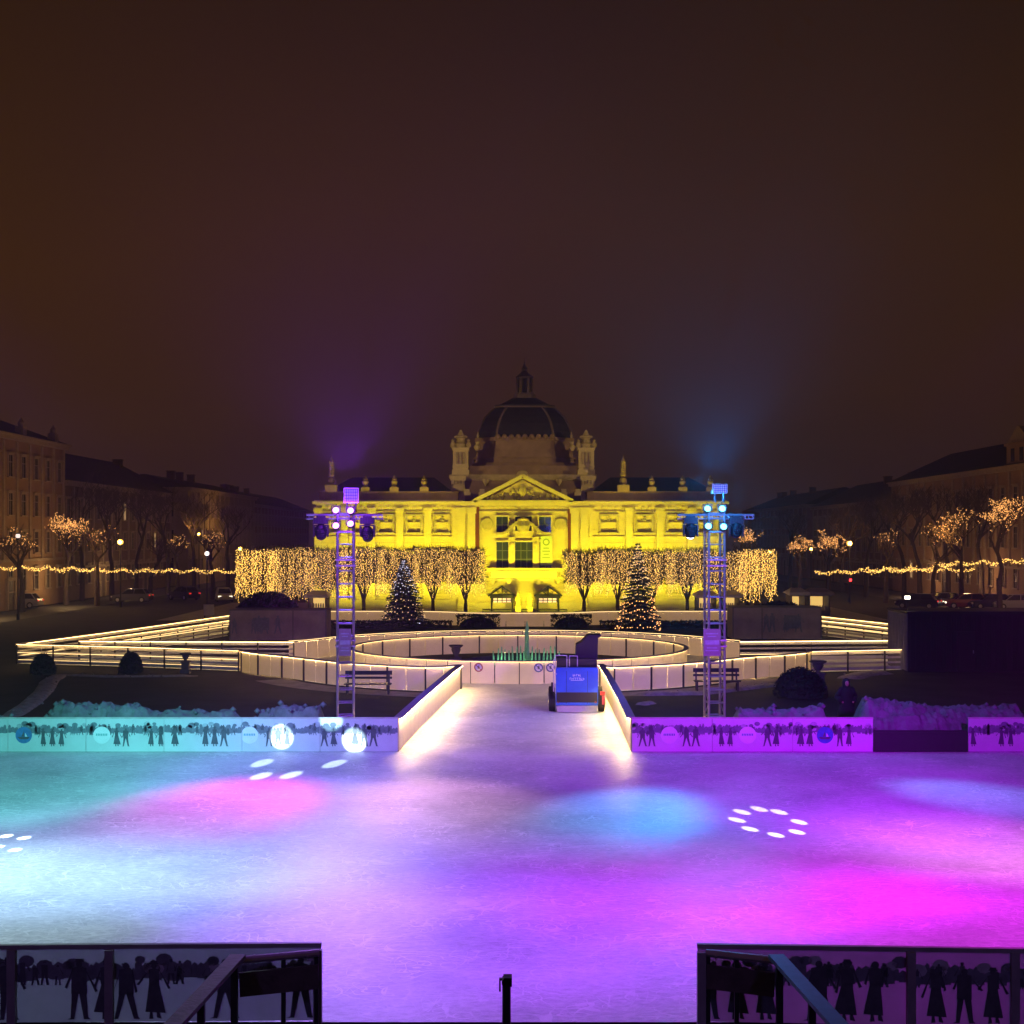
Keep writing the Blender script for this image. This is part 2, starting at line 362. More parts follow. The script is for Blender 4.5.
# ------------------------------------------------------------------ barriers
def resample(pts, step):
    seg = [math.dist(a, b) for a, b in zip(pts, pts[1:])]; T = sum(seg); n = max(1, round(T / step)); out = []
    for k in range(n + 1):
        s = T * k / n; i = 0
        while i < len(seg) - 1 and s > seg[i]: s -= seg[i]; i += 1
        t = s / seg[i]; a, b_ = pts[i], pts[i + 1]
        out.append((a[0] + (b_[0] - a[0]) * t, a[1] + (b_[1] - a[1]) * t))
    return out
def normals(p, closed=False):
    out = []
    n = len(p)
    for k in range(n):
        a = p[k - 1] if k > 0 else (p[-2] if closed else p[0]); c = p[k + 1] if k < n - 1 else (p[1] if closed else p[-1])
        t = Vector((c[0] - a[0], c[1] - a[1])).normalized(); out.append((-t.y, t.x))
    return out
def barrier(label, group, pts, step=1.2, h=1.1, ropes=(), posts=0, every=2, closed=False, slats=False, capmat='rail', pm='panel', capw=.10):
    p = resample(pts, step); nn = normals(p, closed)
    root = thing('barrier_run', label, 'rink barrier', (p[0][0], p[0][1], 0), 0, group); off = root.location.copy()
    for k in range(len(p) - 1):
        a, c = p[k], p[k + 1]; mx, my = (a[0] + c[0]) / 2, (a[1] + c[1]) / 2
        ln = math.dist(a, c); rz = math.atan2(c[1] - a[1], c[0] - a[0]); b = MB()
        if slats:
            for z, hh in ((.14, .16), (.42, .10), (.68, .10), (.94, .12)): b.box((mx, my, z), (ln - .03, .035, hh), rz)
        else:
            b.box((mx, my, (h - .06) / 2 + .01), (ln - .05, .035, h - .08), rz)
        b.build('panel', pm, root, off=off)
    b = MB()
    for k in range(len(p) - 1): b.beam((*p[k], h - .0), (*p[k + 1], h - .0), capw, .05)
    b.build('top_rail', capmat, root, off=off)
    for k in range(0, len(p), every) if posts else ():
        b = MB(); x, y = p[k][0] + nn[k][0] * .06 * posts, p[k][1] + nn[k][1] * .06 * posts
        b.box((x, y, h / 2 - .02), (.07, .07, h - .02), math.atan2(nn[k][1], nn[k][0])); b.build('post', 'post', root, off=off)
    for side, z, o, m_, r in ropes:
        if m_.startswith('led'):
            b = MB(); q = [(x + n[0] * o * side, y + n[1] * o * side, z) for (x, y), n in zip(p, nn)]
            for u, w in zip(q, q[1:]): b.beam(u, w, r, .008)
            b.build('led_strip', m_, root, off=off); continue
        b = MB(); q = [(x + n[0] * o * side, y + n[1] * o * side, z) for (x, y), n in zip(p, nn)]
        b.path(q, r, 5); b.build('light_rope', m_, root, off=off)
    return root

GR = 'pale barriers round the skating tracks'
cl = [(corL[0][0], 45.75)] + corL[1:] ; crr = [(corR[0][0], 45.75)] + corR[1:]
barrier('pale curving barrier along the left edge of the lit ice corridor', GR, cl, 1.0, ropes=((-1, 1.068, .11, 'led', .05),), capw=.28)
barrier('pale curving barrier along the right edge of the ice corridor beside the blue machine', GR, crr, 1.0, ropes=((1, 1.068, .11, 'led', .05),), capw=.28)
# ring: inner circle and outer arcs
TOPR = ('rope', .016)
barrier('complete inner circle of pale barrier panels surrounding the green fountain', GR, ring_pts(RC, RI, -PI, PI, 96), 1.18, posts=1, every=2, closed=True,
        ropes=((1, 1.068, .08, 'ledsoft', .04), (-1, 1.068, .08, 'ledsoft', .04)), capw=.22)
aL = math.atan2(corL[-1][1] - RC[1], corL[-1][0] - RC[0]); 
aR = math.atan2(corR[-1][1] - RC[1], corR[-1][0] - RC[0])
nl = [corL[-1]] + ring_pts(RC, RO, math.radians(252), math.radians(219), 8) + [(-11.4, 69.6), (-12.9, 71.0), (-13.9, 72.3), (-14.3, 73.4)]
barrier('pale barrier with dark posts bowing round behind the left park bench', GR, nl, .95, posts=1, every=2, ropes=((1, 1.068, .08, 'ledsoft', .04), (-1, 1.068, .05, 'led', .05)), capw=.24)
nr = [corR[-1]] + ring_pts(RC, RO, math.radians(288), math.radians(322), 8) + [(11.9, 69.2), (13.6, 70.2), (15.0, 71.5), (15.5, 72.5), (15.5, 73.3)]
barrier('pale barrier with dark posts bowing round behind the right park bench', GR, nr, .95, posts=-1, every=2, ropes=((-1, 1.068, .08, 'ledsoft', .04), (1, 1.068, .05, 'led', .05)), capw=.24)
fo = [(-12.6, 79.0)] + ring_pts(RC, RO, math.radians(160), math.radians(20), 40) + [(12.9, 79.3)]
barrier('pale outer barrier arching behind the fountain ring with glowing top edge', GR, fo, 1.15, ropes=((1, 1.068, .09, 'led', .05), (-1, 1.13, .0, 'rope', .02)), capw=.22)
# straight tracks
R2 = ((1, 1.06, .06, 'ropehot', .022), (-1, 1.06, .06, 'ropehot', .022))
barrier('slatted barrier with dark posts crossing the left lawn nearest the domed bushes', GR, LF, 2.2, posts=1, every=1, slats=True, ropes=((1, 1.068, .08, 'ledmid', .04), (-1, 1.068, .08, 'ledmid', .04), (1, .62, .05, 'rope', .014), (-1, .22, .06, 'rope', .014)), pm='whiterail', capmat='whiterail', capw=.2)
barrier('slatted barrier with thick glowing top line behind the left track', GR, LB, 2.2, posts=1, every=1, slats=True, ropes=R2 + ((1, 1.068, .08, 'ledmid', .04), (-1, 1.068, .08, 'ledmid', .04), (-1, .05, .06, 'rope', .014),), pm='whiterail', capmat='whiterail', capw=.2)
barrier('slatted barrier in front of the right track running behind the dark container', GR, RF, 2.2, posts=-1, every=1, slats=True, ropes=((1, 1.068, .08, 'ledmid', .04), (-1, 1.068, .08, 'ledmid', .04), (1, 1.06, .06, 'rope', .016), (1, .2, .06, 'rope', .016)), pm='whiterail', capmat='whiterail', capw=.2)
barrier('slatted barrier with thick glowing top line behind the right track', GR, RB, 2.2, posts=1, every=1, slats=True, ropes=R2 + ((1, 1.068, .08, 'ledmid', .04), (-1, 1.068, .08, 'ledmid', .04), (-1, .35, .06, 'rope', .014),), pm='whiterail', capmat='whiterail', capw=.2)
barrier('outer slatted barrier running diagonally from the left corner back to the grey wrapped hoarding', GR, DLo, 2.4, posts=1, every=1, slats=True, ropes=((1, 1.068, .08, 'ledmid', .04), (-1, 1.068, .08, 'ledmid', .04), (1, 1.06, .06, 'rope', .020), (-1, 1.06, .06, 'rope', .020), (-1, .45, .06, 'rope', .014)), pm='whiterail', capmat='whiterail', capw=.2)
barrier('inner slatted barrier of the diagonal left track', GR, DLi, 2.4, posts=1, every=1, slats=True, ropes=((1, 1.068, .08, 'ledmid', .04), (-1, 1.068, .08, 'ledmid', .04), (1, 1.06, .06, 'rope', .020), (1, .45, .06, 'rope', .014), (-1, .7, .06, 'rope', .014)), pm='whiterail', capmat='whiterail', capw=.2)
barrier('outer slatted barrier of the diagonal right track ending behind the dark container', GR, DRo, 2.4, posts=-1, every=1, slats=True, ropes=((1, 1.068, .08, 'ledmid', .04), (-1, 1.068, .08, 'ledmid', .04), (1, 1.06, .06, 'rope', .018), (1, .45, .06, 'rope', .014)), pm='whiterail', capmat='whiterail', capw=.2)
barrier('inner slatted barrier of the diagonal right track between hoarding and container', GR, DRi, 2.4, posts=-1, every=1, slats=True, ropes=((1, 1.068, .08, 'ledmid', .04), (-1, 1.068, .08, 'ledmid', .04), (1, 1.06, .06, 'rope', .018), (1, .7, .06, 'rope', .014), (-1, .45, .06, 'rope', .014)), pm='whiterail', capmat='whiterail', capw=.2)
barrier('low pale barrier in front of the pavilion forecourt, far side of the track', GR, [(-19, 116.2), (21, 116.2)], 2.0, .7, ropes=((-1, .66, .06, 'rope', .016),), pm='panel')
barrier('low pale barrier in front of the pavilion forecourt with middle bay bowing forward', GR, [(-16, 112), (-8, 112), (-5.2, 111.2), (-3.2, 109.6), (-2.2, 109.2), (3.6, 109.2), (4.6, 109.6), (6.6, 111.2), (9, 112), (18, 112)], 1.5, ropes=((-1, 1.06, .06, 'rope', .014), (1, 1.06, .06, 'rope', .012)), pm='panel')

# round prohibition signs on the inner ring barrier, facing the corridor
def round_sign(px, ring, label):
    x, y, z = P(px, 667.8, RC[1] - RI - .07)
    dx = x - RC[0]; y = RC[1] - math.sqrt(RI * RI - dx * dx) - .055
    an = math.atan2(dx, RC[1] - y)
    t = thing('round_sign', label, 'sign', (x, y, z), an, 'round signs on the inner ring barrier')
    b = MB(); b.lathe([(.21, 0), (.21, .02)], 20)
    d = b.build('plate', 'inkwhite', t); d.rotation_euler = (PI / 2, 0, 0)
    b = MB()
    for k in range(20):
        a, c = 2 * PI * k / 20, 2 * PI * (k + 1) / 20
        b.face([(.16 * math.cos(a), -.024, .16 * math.sin(a)), (.215 * math.cos(a), -.024, .215 * math.sin(a)), (.215 * math.cos(c), -.024, .215 * math.sin(c)), (.16 * math.cos(c), -.024, .16 * math.sin(c))])
    b.beam((-.13, -.024, .13), (.13, -.024, -.13), .006, .035); b.build('ring_band', ring, t)
    b = MB(); b.ball((.02, -.024, .07), .03, 8, 4); b.beam((.0, -.024, .05), (-.02, -.024, -.07), .006, .05); b.beam((-.06, -.024, .03), (.06, -.024, -.01), .006, .03)
    b.build('pictogram', 'ink', t)
round_sign(478.5, 'signred', 'round red ringed sign alone on the left of the corridor end panels')
round_sign(538.5, 'signblue', 'round dark blue sign on the corridor end panels, middle of the three')
round_sign(550.5, 'signblue', 'round dark blue sign right beside the ice machine')

# ------------------------------------------------------------------ printed rink boards
rs = random.Random(4)
def ngon(cx, cz, r, n=10, sz=1.0): return [(cx + r * math.cos(2 * PI * k / n), cz + r * sz * math.sin(2 * PI * k / n)) for k in range(n)]
def figure(rr, woman):
    w = rr.uniform(.9, 1.15); g = []
    g.append(ngon(0, .915, .055 * w)); lean = rr.uniform(-.04, .04)
    if rr.random() < .6: g.append([(-.09, .945), (.09, .945), (.06, .965), (.055, 1.0), (-.055, 1.0), (-.06, .965)])
    if woman:
        g.append([(-.10 * w, .85), (-.085, .58), (.085, .58), (.10 * w, .85), (0, .88)])
        s = rr.uniform(.15, .20); g.append([(-.085, .60), (-s + lean, .12), (s + lean, .10), (.085, .60)])
        g.append([(-.07, .12), (-.08, .0), (-.01, .0), (-.03, .12)]); g.append([(.05, .12), (.05, .02), (.13, .0), (.09, .12)])
    else:
        g.append([(-.12 * w, .85), (-.13, .42), (.13, .42), (.12 * w, .85), (0, .88)])
        k = rr.uniform(.03, .12)
        g.append([(-.12, .44), (-.09 - k, .02), (-.16 - k, 0), (-.03 - k, .0), (-.01, .44)]); g.append([(.0, .44), (.03 + k, .0), (.14 + k, .0), (.10 + k, .04), (.12, .44)])
    for s in (-1, 1):
        a = rr.uniform(.06, .22); zz = rr.uniform(.45, .62)
        g.append([(s * .09, .84), (s * .12, .80), (s * (.12 + a), zz), (s * (.08 + a), zz - .02)] if s > 0 else [(s * .12, .80), (s * .09, .84), (s * (.08 + a), zz - .02), (s * (.12 + a), zz)])
    return g
PM = ['board', 'ink', 'ink2', 'ink3', 'inkblue', 'inkteal', 'inkwhite']
def printed_panel(root, a, c, h, seed, both=False, base='board', logo=None):
    rr = random.Random(seed); off = root.location.copy()
    a = Vector((*a, 0)); c = Vector((*c, 0)); t = (c - a); ln = t.length; t.normalize(); n = Vector((t.y, -t.x, 0))   # n faces the camera for a->c running +x
    b = MB(); mid = (a + c) / 2
    if both: b.face([a + t * .006 + Vector((0, 0, .01)), c - t * .006 + Vector((0, 0, .01)), c - t * .006 + Vector((0, 0, h - .02)), a + t * .006 + Vector((0, 0, h - .02))])   # a printed sheet laced to its frame
    else: b.box((mid.x, mid.y, h / 2 + .005), (ln - .012, .03, h - .01), math.atan2(t.y, t.x))
    def put(poly, layer, mi):
        for sgn in ((1, -1) if both else (1,)):
            q = [a + t * min(max(u, .01), ln - .01) + n * sgn * ((.004 if both else .016) + .0018 * layer) + Vector((0, 0, min(max(z, .01), h - .02))) for u, z in poly]
            b.face(q if sgn > 0 else q[::-1], mi)
    # far crowd and trees, a soft grey band
    u = 0; 
    while u < ln:
        w = rr.uniform(.05, .13); z0 = h * (.56 + rr.uniform(-.02, .03)); z1 = h * rr.uniform(.68, .80)
        put([(u, z0), (u + w * 1.15, z0), (u + w, z1), (u + w * .5, z1 + .03), (u, z1 - .02)], 1, 2); u += w
    for k in range(int(ln * 4.5)):
        cx = rr.uniform(0, ln); r = rr.uniform(.06, .13); put(ngon(cx, h * rr.uniform(.68, .84), r, 9, .75), 2, 2 if rr.random() < .6 else 3)
    for k in range(int(ln * 5)):
        u = rr.uniform(.05, ln - .05); s = rr.uniform(.26, .38)
        for g in figure(rr, rr.random() < .5): put([(u + x * s, h * .50 + z * s) for x, z in g], 3, 1 if rr.random() < .5 else 2)
    # near skaters
    u = rr.uniform(.1, .4)
    while u < ln - .2:
        if logo and abs(u - logo[0]) < .42: u += .3; continue
        s = rr.uniform(.80, .92) if both else rr.uniform(.56, .66); k = rr.choice((1, 2, 2, 3))
        for q in range(k):
            for g in figure(rr, rr.random() < .55): put([(u + x * s, h * (.05 if both else .17) + z * s) for x, z in g], 4, 1)
            u += .30 if not both else .40
        u += rr.uniform(.35, .75)
    if logo:
        lu, kind = logo; z = h * .50
        if kind == 'blue':
            put(ngon(lu, z, .27, 24), 5, 4); put([(lu - .2, z - .06), (lu + .2, z - .06), (lu + .14, z - .13), (lu - .14, z - .13)], 6, 1)
            put([(lu - .08, z - .05), (lu + .0, z + .12), (lu + .02, z - .05)], 6, 1); put([(lu + .04, z - .05), (lu + .05, z + .08), (lu + .12, z - .05)], 6, 6)
        else:
            put(ngon(lu, z, .28, 24), 5, 6)
            for q in range(7): put([(lu - .19 + q * .055, z - .02), (lu - .155 + q * .055, z - .02), (lu - .15 + q * .055, z + .05), (lu - .185 + q * .055, z + .05)], 6, 5)
    return b.build('printed_panel', [base] + PM[1:], root, off=off)
def printed_run(label, x0, x1, y, n, seed, h=1.1, both=False, base='board', logos={}, cap='whiterail', y1=None, caph=.05):
    y1 = y if y1 is None else y1
    root = thing('rink_board_run', label, 'rink barrier', (x0, y, 0), 0, 'printed boards round the main rink'); off = root.location.copy()
    for k in range(n):
        a = (x0 + (x1 - x0) * k / n, y + (y1 - y) * k / n); c = (x0 + (x1 - x0) * (k + 1) / n, y + (y1 - y) * (k + 1) / n)
        printed_panel(root, a, c, h, seed + k, both, base, logos.get(k))
    b = MB(); b.beam((x0, y, h + .004), (x1, y1, h + .004), .08, caph); b.build('top_rail', cap, root, off=off)
    return root
YB = 45.6; sx = YB / F
W_ = 2.54
xl = (398 - CX) * sx; n_l = 9
printed_run('long printed rink board left of the corridor with skater silhouettes in cool light', xl - n_l * W_, xl, YB, n_l, 30,
            logos={4: ((24 - CX) * sx - (xl - 5 * W_), 'blue'), 5: ((102 - CX) * sx - (xl - 4 * W_), 'pale'), 7: (.25, 'pale')})
xr = (630 - CX) * sx; xe = (873 - CX) * sx
printed_run('purple lit printed rink board right of the corridor as far as the gap', xr + .06, xe, YB, 3, 50,
            logos={0: (1.22, 'pale'), 1: (1.15, 'pale'), 2: (1.05, 'blue')})
xg = (968 - CX) * sx
printed_run('purple lit printed rink board beyond the gap at the right edge', xg, xg + 4 * W_, YB, 4, 70, logos={3: (1.2, 'blue')})
b = MB(); b.box(((xe + xg) / 2, YB, .33), (xg - xe - .06, .06, .64)); b.box(((xe + xg) / 2, YB, .68), (xg - xe - .06, .10, .05))
tag(b.build('gate_board', 'blackplastic'), 'low dark board closing the gap between the purple boards', 'gate board')

# foreground boards seen from behind, with frames
yl = 20.2
def back_frame(root, xs, y, ys, h):
    off = root.location.copy()
    for x in xs:
        b = MB(); b.box((x, y + (ys - y) * .5 - .07, h / 2), (.12, .09, h - .04)); b.build('frame_post', 'rail', root, off=off)
x1 = (321 - CX) * yl / F
r = printed_run('large printed board seen from behind in the left corner, in front of the ice', x1 - 3 * 3.0, x1, 20.05, 3, 91, 1.1, True, 'boardback', cap='rail', caph=.06, y1=20.25)
back_frame(r, [x1 - .03, x1 - 3.02, x1 - 4.42], 20.05, 20.25, 1.1)
x2 = (697 - CX) * yl / F
r = printed_run('large printed board seen from behind in the right corner, in front of the ice', x2, x2 + 9.0, 20.2, 3, 97, 1.1, True, 'boardback', cap='rail', caph=.06, y1=19.75)
back_frame(r, [x2 + .03, x2 + 3.02, x2 + 4.5], 20.12, 19.95, 1.1)

# stair railings behind the foreground boards
def railing(label, xa, xb, dirn, plank):
    t = thing('stair_railing', label, 'railing', (xa, 19.6, 0), 0, 'stair railings at the rink entrance')
    b = MB(); b.beam((0, 0, 1.13), (-.35 * dirn * 1.0, -4.2, 1.13), .22, .06); b.build('handrail_plank', plank, t)
    for k in (0, 1, 2):
        b = MB(); b.box((-.03 * dirn - .13 * dirn * k, -.1 - 1.5 * k, .54), (.09, .09, 1.1)); b.build('post', 'blackplastic', t)
    w = (xb - xa)
    b = MB(); b.tube((0.02 * dirn, .12, 1.04), (w, .40, 1.06), .055, .055, 10)
    for k in range(4): b.tube((w * (.18 + .22 * k), .12 + .28 * (.18 + .22 * k), 1.043), (w * (.20 + .22 * k), .12 + .28 * (.20 + .22 * k), 1.045), .062, .062, 10)
    b.build('pipe_rail', 'alu', t)
    b = MB(); b.beam((0, .10, .70), (w, .34, .74), .05, .34); b.build('kick_board', 'wood', t)
    for k in (.55, .97):
        b = MB(); b.box((w * k, .12 + .28 * k, .52), (.06, .06, 1.04)); b.build('upright', 'blackmetal', t)
railing('dark wooden stair railing with pipe rail behind the left foreground board', (238 - CX) * 19.6 / F, (318 - CX) * 19.9 / F, 1, 'wood')
railing('blue topped stair railing with pipe rail behind the right foreground board', (776 - CX) * 19.6 / F, (707 - CX) * 19.9 / F, -1, 'bluewood')

t = thing('entrance_post', 'single black post with hooked flat cap at the bottom middle of the rink entrance', 'post', ((506.5 - CX) * 18 / F, 18, 0))
b = MB(); b.tube((0, 0, .02), (0, 0, 1.28), .058, .055, 14); b.build('shaft', 'blackmetal', t)
b = MB(); b.tube((0, -.09, 1.29), (0, .09, 1.29), .062, .062, 14); b.box((.015, 0, 1.30), (.11, .18, .11)); b.build('cap', 'blackmetal', t)
b = MB(); b.box((-.085, 0, 1.24), (.022, .06, .15)); b.box((-.06, 0, 1.315), (.07, .06, .022)); b.build('hook', 'blackmetal', t)
b = MB(); b.lathe([(.14, 0), (.14, .02)], 16); b.build('base_plate', 'blackmetal', t)
# ------------------------------------------------------------------ pavilion
PD = 130.0; S = PD / F
PX = (521.5 - CX) * S
pav = thing('art_pavilion', 'yellow floodlit exhibition pavilion with pediment and dark dome', 'building', (PX, PD, 0))
def lx(px): return (px - 521.5) * S
def lz(py): return CAMH - (py - HY) * S
def dz(py, dy): return CAMH - (py - HY) * (PD + dy) / F          # height of a pixel row at depth dy behind the front
def dx(px, dy): return (px - CX) * (PD + dy) / F - PX
CF = -1.4                                                       # central block stands this far forward
zc0, zc1 = lz(507), lz(501.5)
# wings
for s, xo, xi in ((-1, lx(318), lx(459)), (1, lx(586), lx(723.5))):
    b = MB(); b.box(((xo + xi) / 2, 7.5, zc0 / 2), (abs(xi - xo), 15, zc0)); b.build('wing_wall', 'facade', pav)
    b = MB(); x = (xo + xi) / 2; w = abs(xi - xo)
    b.box((x + s * .0, 7.5, zc0 + .12), (w + .30, 15.3, .24)); b.box((x, 7.5, zc0 + .38), (w + .9, 15.9, .28)); b.box((x, 7.5, zc0 + .58), (w + .6, 15.6, .12))
    b.build('wing_cornice', 'trim', pav)
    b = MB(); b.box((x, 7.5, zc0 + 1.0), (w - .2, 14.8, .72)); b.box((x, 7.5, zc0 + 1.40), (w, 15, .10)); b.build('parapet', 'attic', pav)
    b = MB(); z0 = zc0 + 1.45; hw = w / 2 - .6
    b.loft([[(x - hw, .8, z0), (x + hw, .8, z0), (x + hw, 14, z0), (x - hw, 14, z0)], [(x - hw + 2, 5, z0 + 1.5), (x + hw - 2, 5, z0 + 1.5), (x + hw - 2, 10, z0 + 1.5), (x - hw + 2, 10, z0 + 1.5)]])
    b.build('glass_roof', 'roof', pav)
    b = MB(); b.box((x, -.08, .55), (w + .1, .2, 1.1)); b.box((x, -.10, 1.14), (w + .16, .28, .10)); b.build('plinth', 'trim', pav)
    b = MB(); b.box((x, -.05, lz(537)), (w, .12, .14)); b.box((x, -.06, lz(512)), (w, .14, .10)); b.build('string_course', 'trim', pav)
    b = MB(); k = xo + s * -.2 if False else min(xo, xi) + .3
    while k < max(xo, xi) - .2: b.box((k, -.16, zc0 - .10), (.26, .30, .22)); k += .62
    b.build('dentil_course', 'trim', pav)
    b = MB()
    for q in range(9): b.box((x, -.012, 1.5 + q * .62), (w - .1, .03, .035))
    b.build('ashlar_joint', 'relief', pav)
    # bays
    edges = [318, 345, 372, 400, 428, 456] if s < 0 else [589, 629, 660, 691, 721]
    for e_ in edges:
        b = MB(); h0, h1 = 1.2, zc0
        b.box((lx(e_), -.10, (h0 + h1) / 2), (.62, .40, h1 - h0)); b.box((lx(e_), -.13, h1 - .25), (.80, .56, .36)); b.box((lx(e_), -.13, h0 + .2), (.74, .5, .36))
        b.build('pilaster', 'trim', pav)
    for a, c in zip(edges, edges[1:]):
        m_ = (lx(a) + lx(c)) / 2; ww = min((lx(c) - lx(a)) * .52, 1.6)
        b = MB(); zz0, zz1 = lz(533), lz(515)
        for q in (-1, 1): b.box((m_ + q * ww / 2, -.04, (zz0 + zz1) / 2), (.16, .30, zz1 - zz0))
        b.box((m_, -.05, zz0 - .02), (ww + .36, .42, .16)); b.box((m_, -.04, zz1), (ww + .2, .38, .16)); b.box((m_, -.05, (zz0 + zz1) / 2 + .15), (ww - .16, .2, .08))
        b.lathe([(.02, 0), (.20, .1), (.10, .32), (.16, .42), (.02, .55)], 8, (m_, -.06, zz1 - .60)); b.build('blind_window', 'relief', pav)
        b = MB(); b.box((m_, -.02, lz(575)), (ww * 1.2, .08, lz(556) - lz(594))); b.build('niche', 'relief', pav)
# central block
xa, xb = lx(459), lx(586)
b = MB()
b.box(((xa + xb) / 2, CF / 2 + 3.5, zc0 / 2), (xb - xa, 7 - CF, zc0)); b.build('central_wall', 'facade', pav)
b = MB(); cyy = CF / 2 + 3.4
b.box(((xa + xb) / 2, cyy, zc0 + .12), (xb - xa + .30, 7.3 - CF, .24)); b.box(((xa + xb) / 2, cyy, zc0 + .36), (xb - xa + .9, 7.9 - CF, .26)); b.build('central_cornice', 'trim', pav)
b = MB(); b.box(((xa + xb) / 2, CF - .06, lz(512)), (xb - xa, .14, .12)); b.build('central_band', 'trim', pav)
b = MB(); b.box(((xa + xb) / 2, CF - .10, .5), (xb - xa + .2, .3, 1.0)); b.build('central_band', 'trim', pav)
b = MB(); b.box(((xa + xb) / 2, CF - .10, lz(578)), (xb - xa, .26, .20)); b.build('central_band', 'trim', pav)
for k in range(7):
    z = lz(606 - k * 4.2)
    for q0, q1 in ((459, 488), (556, 586)):
        b = MB(); b.box(((lx(q0) + lx(q1)) / 2, CF - .045, z), (lx(q1) - lx(q0) - .1, .10, .30)); b.build('rusticated_course', 'facade', pav)
# projecting portico pilasters & dark red strips
for q in (461.5, 472, 574, 583.5):
    b = MB(); b.box((lx(q), CF - .12, (lz(578) + zc0) / 2), (.70, .30, zc0 - lz(578))); b.box((lx(q), CF - .16, zc0 - .35), (.9, .40, .55)); b.build('pilaster', 'trim', pav)
for q in (477.6, 569.2):
    b = MB(); b.box((lx(q), CF - .12, (lz(553) + zc0) / 2), (.36, .26, zc0 - lz(553))); b.build('red_strip', 'redstrip', pav)
# pediment
ax, b0, b1, zp = lx(522.5), lx(478), lx(568), zc0 + .50
za = lz(477)
b = MB(); b.prism_xz([(b0 + .5, zp), (b1 - .5, zp), (ax, za - .35)], CF - .25, CF + 3, 0); pd = b.build('pediment', 'facade', pav)
b = MB()
for q0, q1 in (((b0 - .35, zp), (ax, za)), ((ax, za), (b1 + .35, zp))):
    b.beam((q0[0], CF - .1, q0[1]), (q1[0], CF - .1, q1[1]), 1.1, .34)
b.box((ax, CF - .15, zp - .03), (b1 - b0 + .9, 1.0, .22)); b.build('raking_cornice', 'trim', pd)
b = MB(); rr = random.Random(8)
for k in range(46):
    u = rr.uniform(-1, 1); h_ = (1 - abs(u)) * (za - zp - .9); x = ax + u * (b1 - b0) * .40
    z = zp + .22 + rr.random() * max(h_ * .75, .1); r = rr.uniform(.10, .22)
    b.ball((x, CF - .30, z), r, 7, 4, 0, rr.uniform(.8, 1.7))
b.ball((ax, CF - .34, zp + 1.0), .34, 8, 5, 0, 1.9); b.build('relief', 'relief', pd)
b = MB(); b.lathe([(.55, 0), (.58, .25), (.45, .5), (.2, .62), (.02, .66)], 12, (ax, CF + .6, za - .05)); b.box((ax, CF + .6, za - .15), (1.3, .7, .3)); b.build('acroterion', 'trim', pd)
b = MB(); k = xa + .3
while k < xb - .2: b.box((k, CF - .16, zc0 - .10), (.26, .30, .22)); k += .62
b.build('central_dentil_course', 'trim', pav)
# windows of the centre
def pwin(x0, x1, y0, y1, nx, nz, sill=True):
    X0, X1, Z0, Z1 = lx(x0), lx(x1), lz(y1), lz(y0); mx, mz = (X0 + X1) / 2, (Z0 + Z1) / 2; w, h = X1 - X0, Z1 - Z0
    t = MB(); yy = CF - .10
    for q in (-1, 1): t.box((mx + q * (w / 2 + .06), yy, mz), (.14, .26, h + .28))
    t.box((mx, yy, Z1 + .07), (w, .26, .14)); t.box((mx, yy - .03, Z0 - .08), (w + .4, .34, .14))
    o = t.build('window', 'trim', pav)
    t = MB(); t.box((mx, CF - .03, mz), (w, .05, h)); t.build('pane', 'wglass', o)
    t = MB()
    for k in range(1, nx): t.box((X0 + w * k / nx, CF - .075, mz), (.07, .04, h))
    for k in range(1, nz): t.box((mx, CF - .078, Z0 + h * k / nz), (w, .04, .07))
    t.build('glazing_bars', 'wframe', o)
    return o
for a in ((496.5, 508, 517, 533, 2, 2), (538.5, 550.5, 517, 533, 2, 2), (515, 531.5, 517, 531, 3, 2), (496.5, 508.5, 542, 567.5, 2, 3), (515, 532.5, 542, 567.5, 3, 3), (539, 551, 542, 567.5, 2, 3)): pwin(*a)
# swept broken pediment over the middle window
b = MB(); rr = random.Random(3)
pts = []
for k in range(21):
    u = -1 + 2 * k / 20; a = abs(u); z = lz(533.5) + (lz(520) - lz(533.5)) * (0.5 + .5 * math.cos(PI * min(a * 1.25, 1)))
    pts.append((lx(523) + u * (lx(550) - lx(523)), CF - .34, z))
for p, q in zip(pts, pts[1:]): b.beam(p, q, .42, .24)
b.build('swept_hood', 'relief', pav)
b = MB(); c0 = (lx(523), CF - .40, lz(526)); b.lathe([(.05, -.75), (.5, -.5), (.62, 0), (.45, .45), (.55, .62), (.1, .8)], 10, c0)
for q in (-1, 1):
    for k in range(4): b.ball((c0[0] + q * (.6 + .3 * k), CF - .36, c0[2] + .2 - .14 * k * k * .5), .24 - .03 * k, 8, 4)
b.build('cartouche', 'relief', pav)
for q in (511.5, 535.5):
    b = MB(); b.box((lx(q), CF - .20, (lz(568) + lz(538)) / 2), (.42, .36, lz(538) - lz(568))); b.box((lx(q), CF - .24, lz(539)), (.6, .5, .4)); b.ball((lx(q), CF - .4, lz(545)), .22, 8, 5, 0, 1.6); b.build('console_column', 'trim', pav)
for q in (487, 560):
    b = MB(); b.lathe([(.6, 0), (.62, .05), (.5, .12)], 16, (0, 0, 0)); o = b.build('medallion', 'relief', pav); o.rotation_euler = (PI / 2, 0, 0); o.location = (lx(q), CF - .02, lz(524))
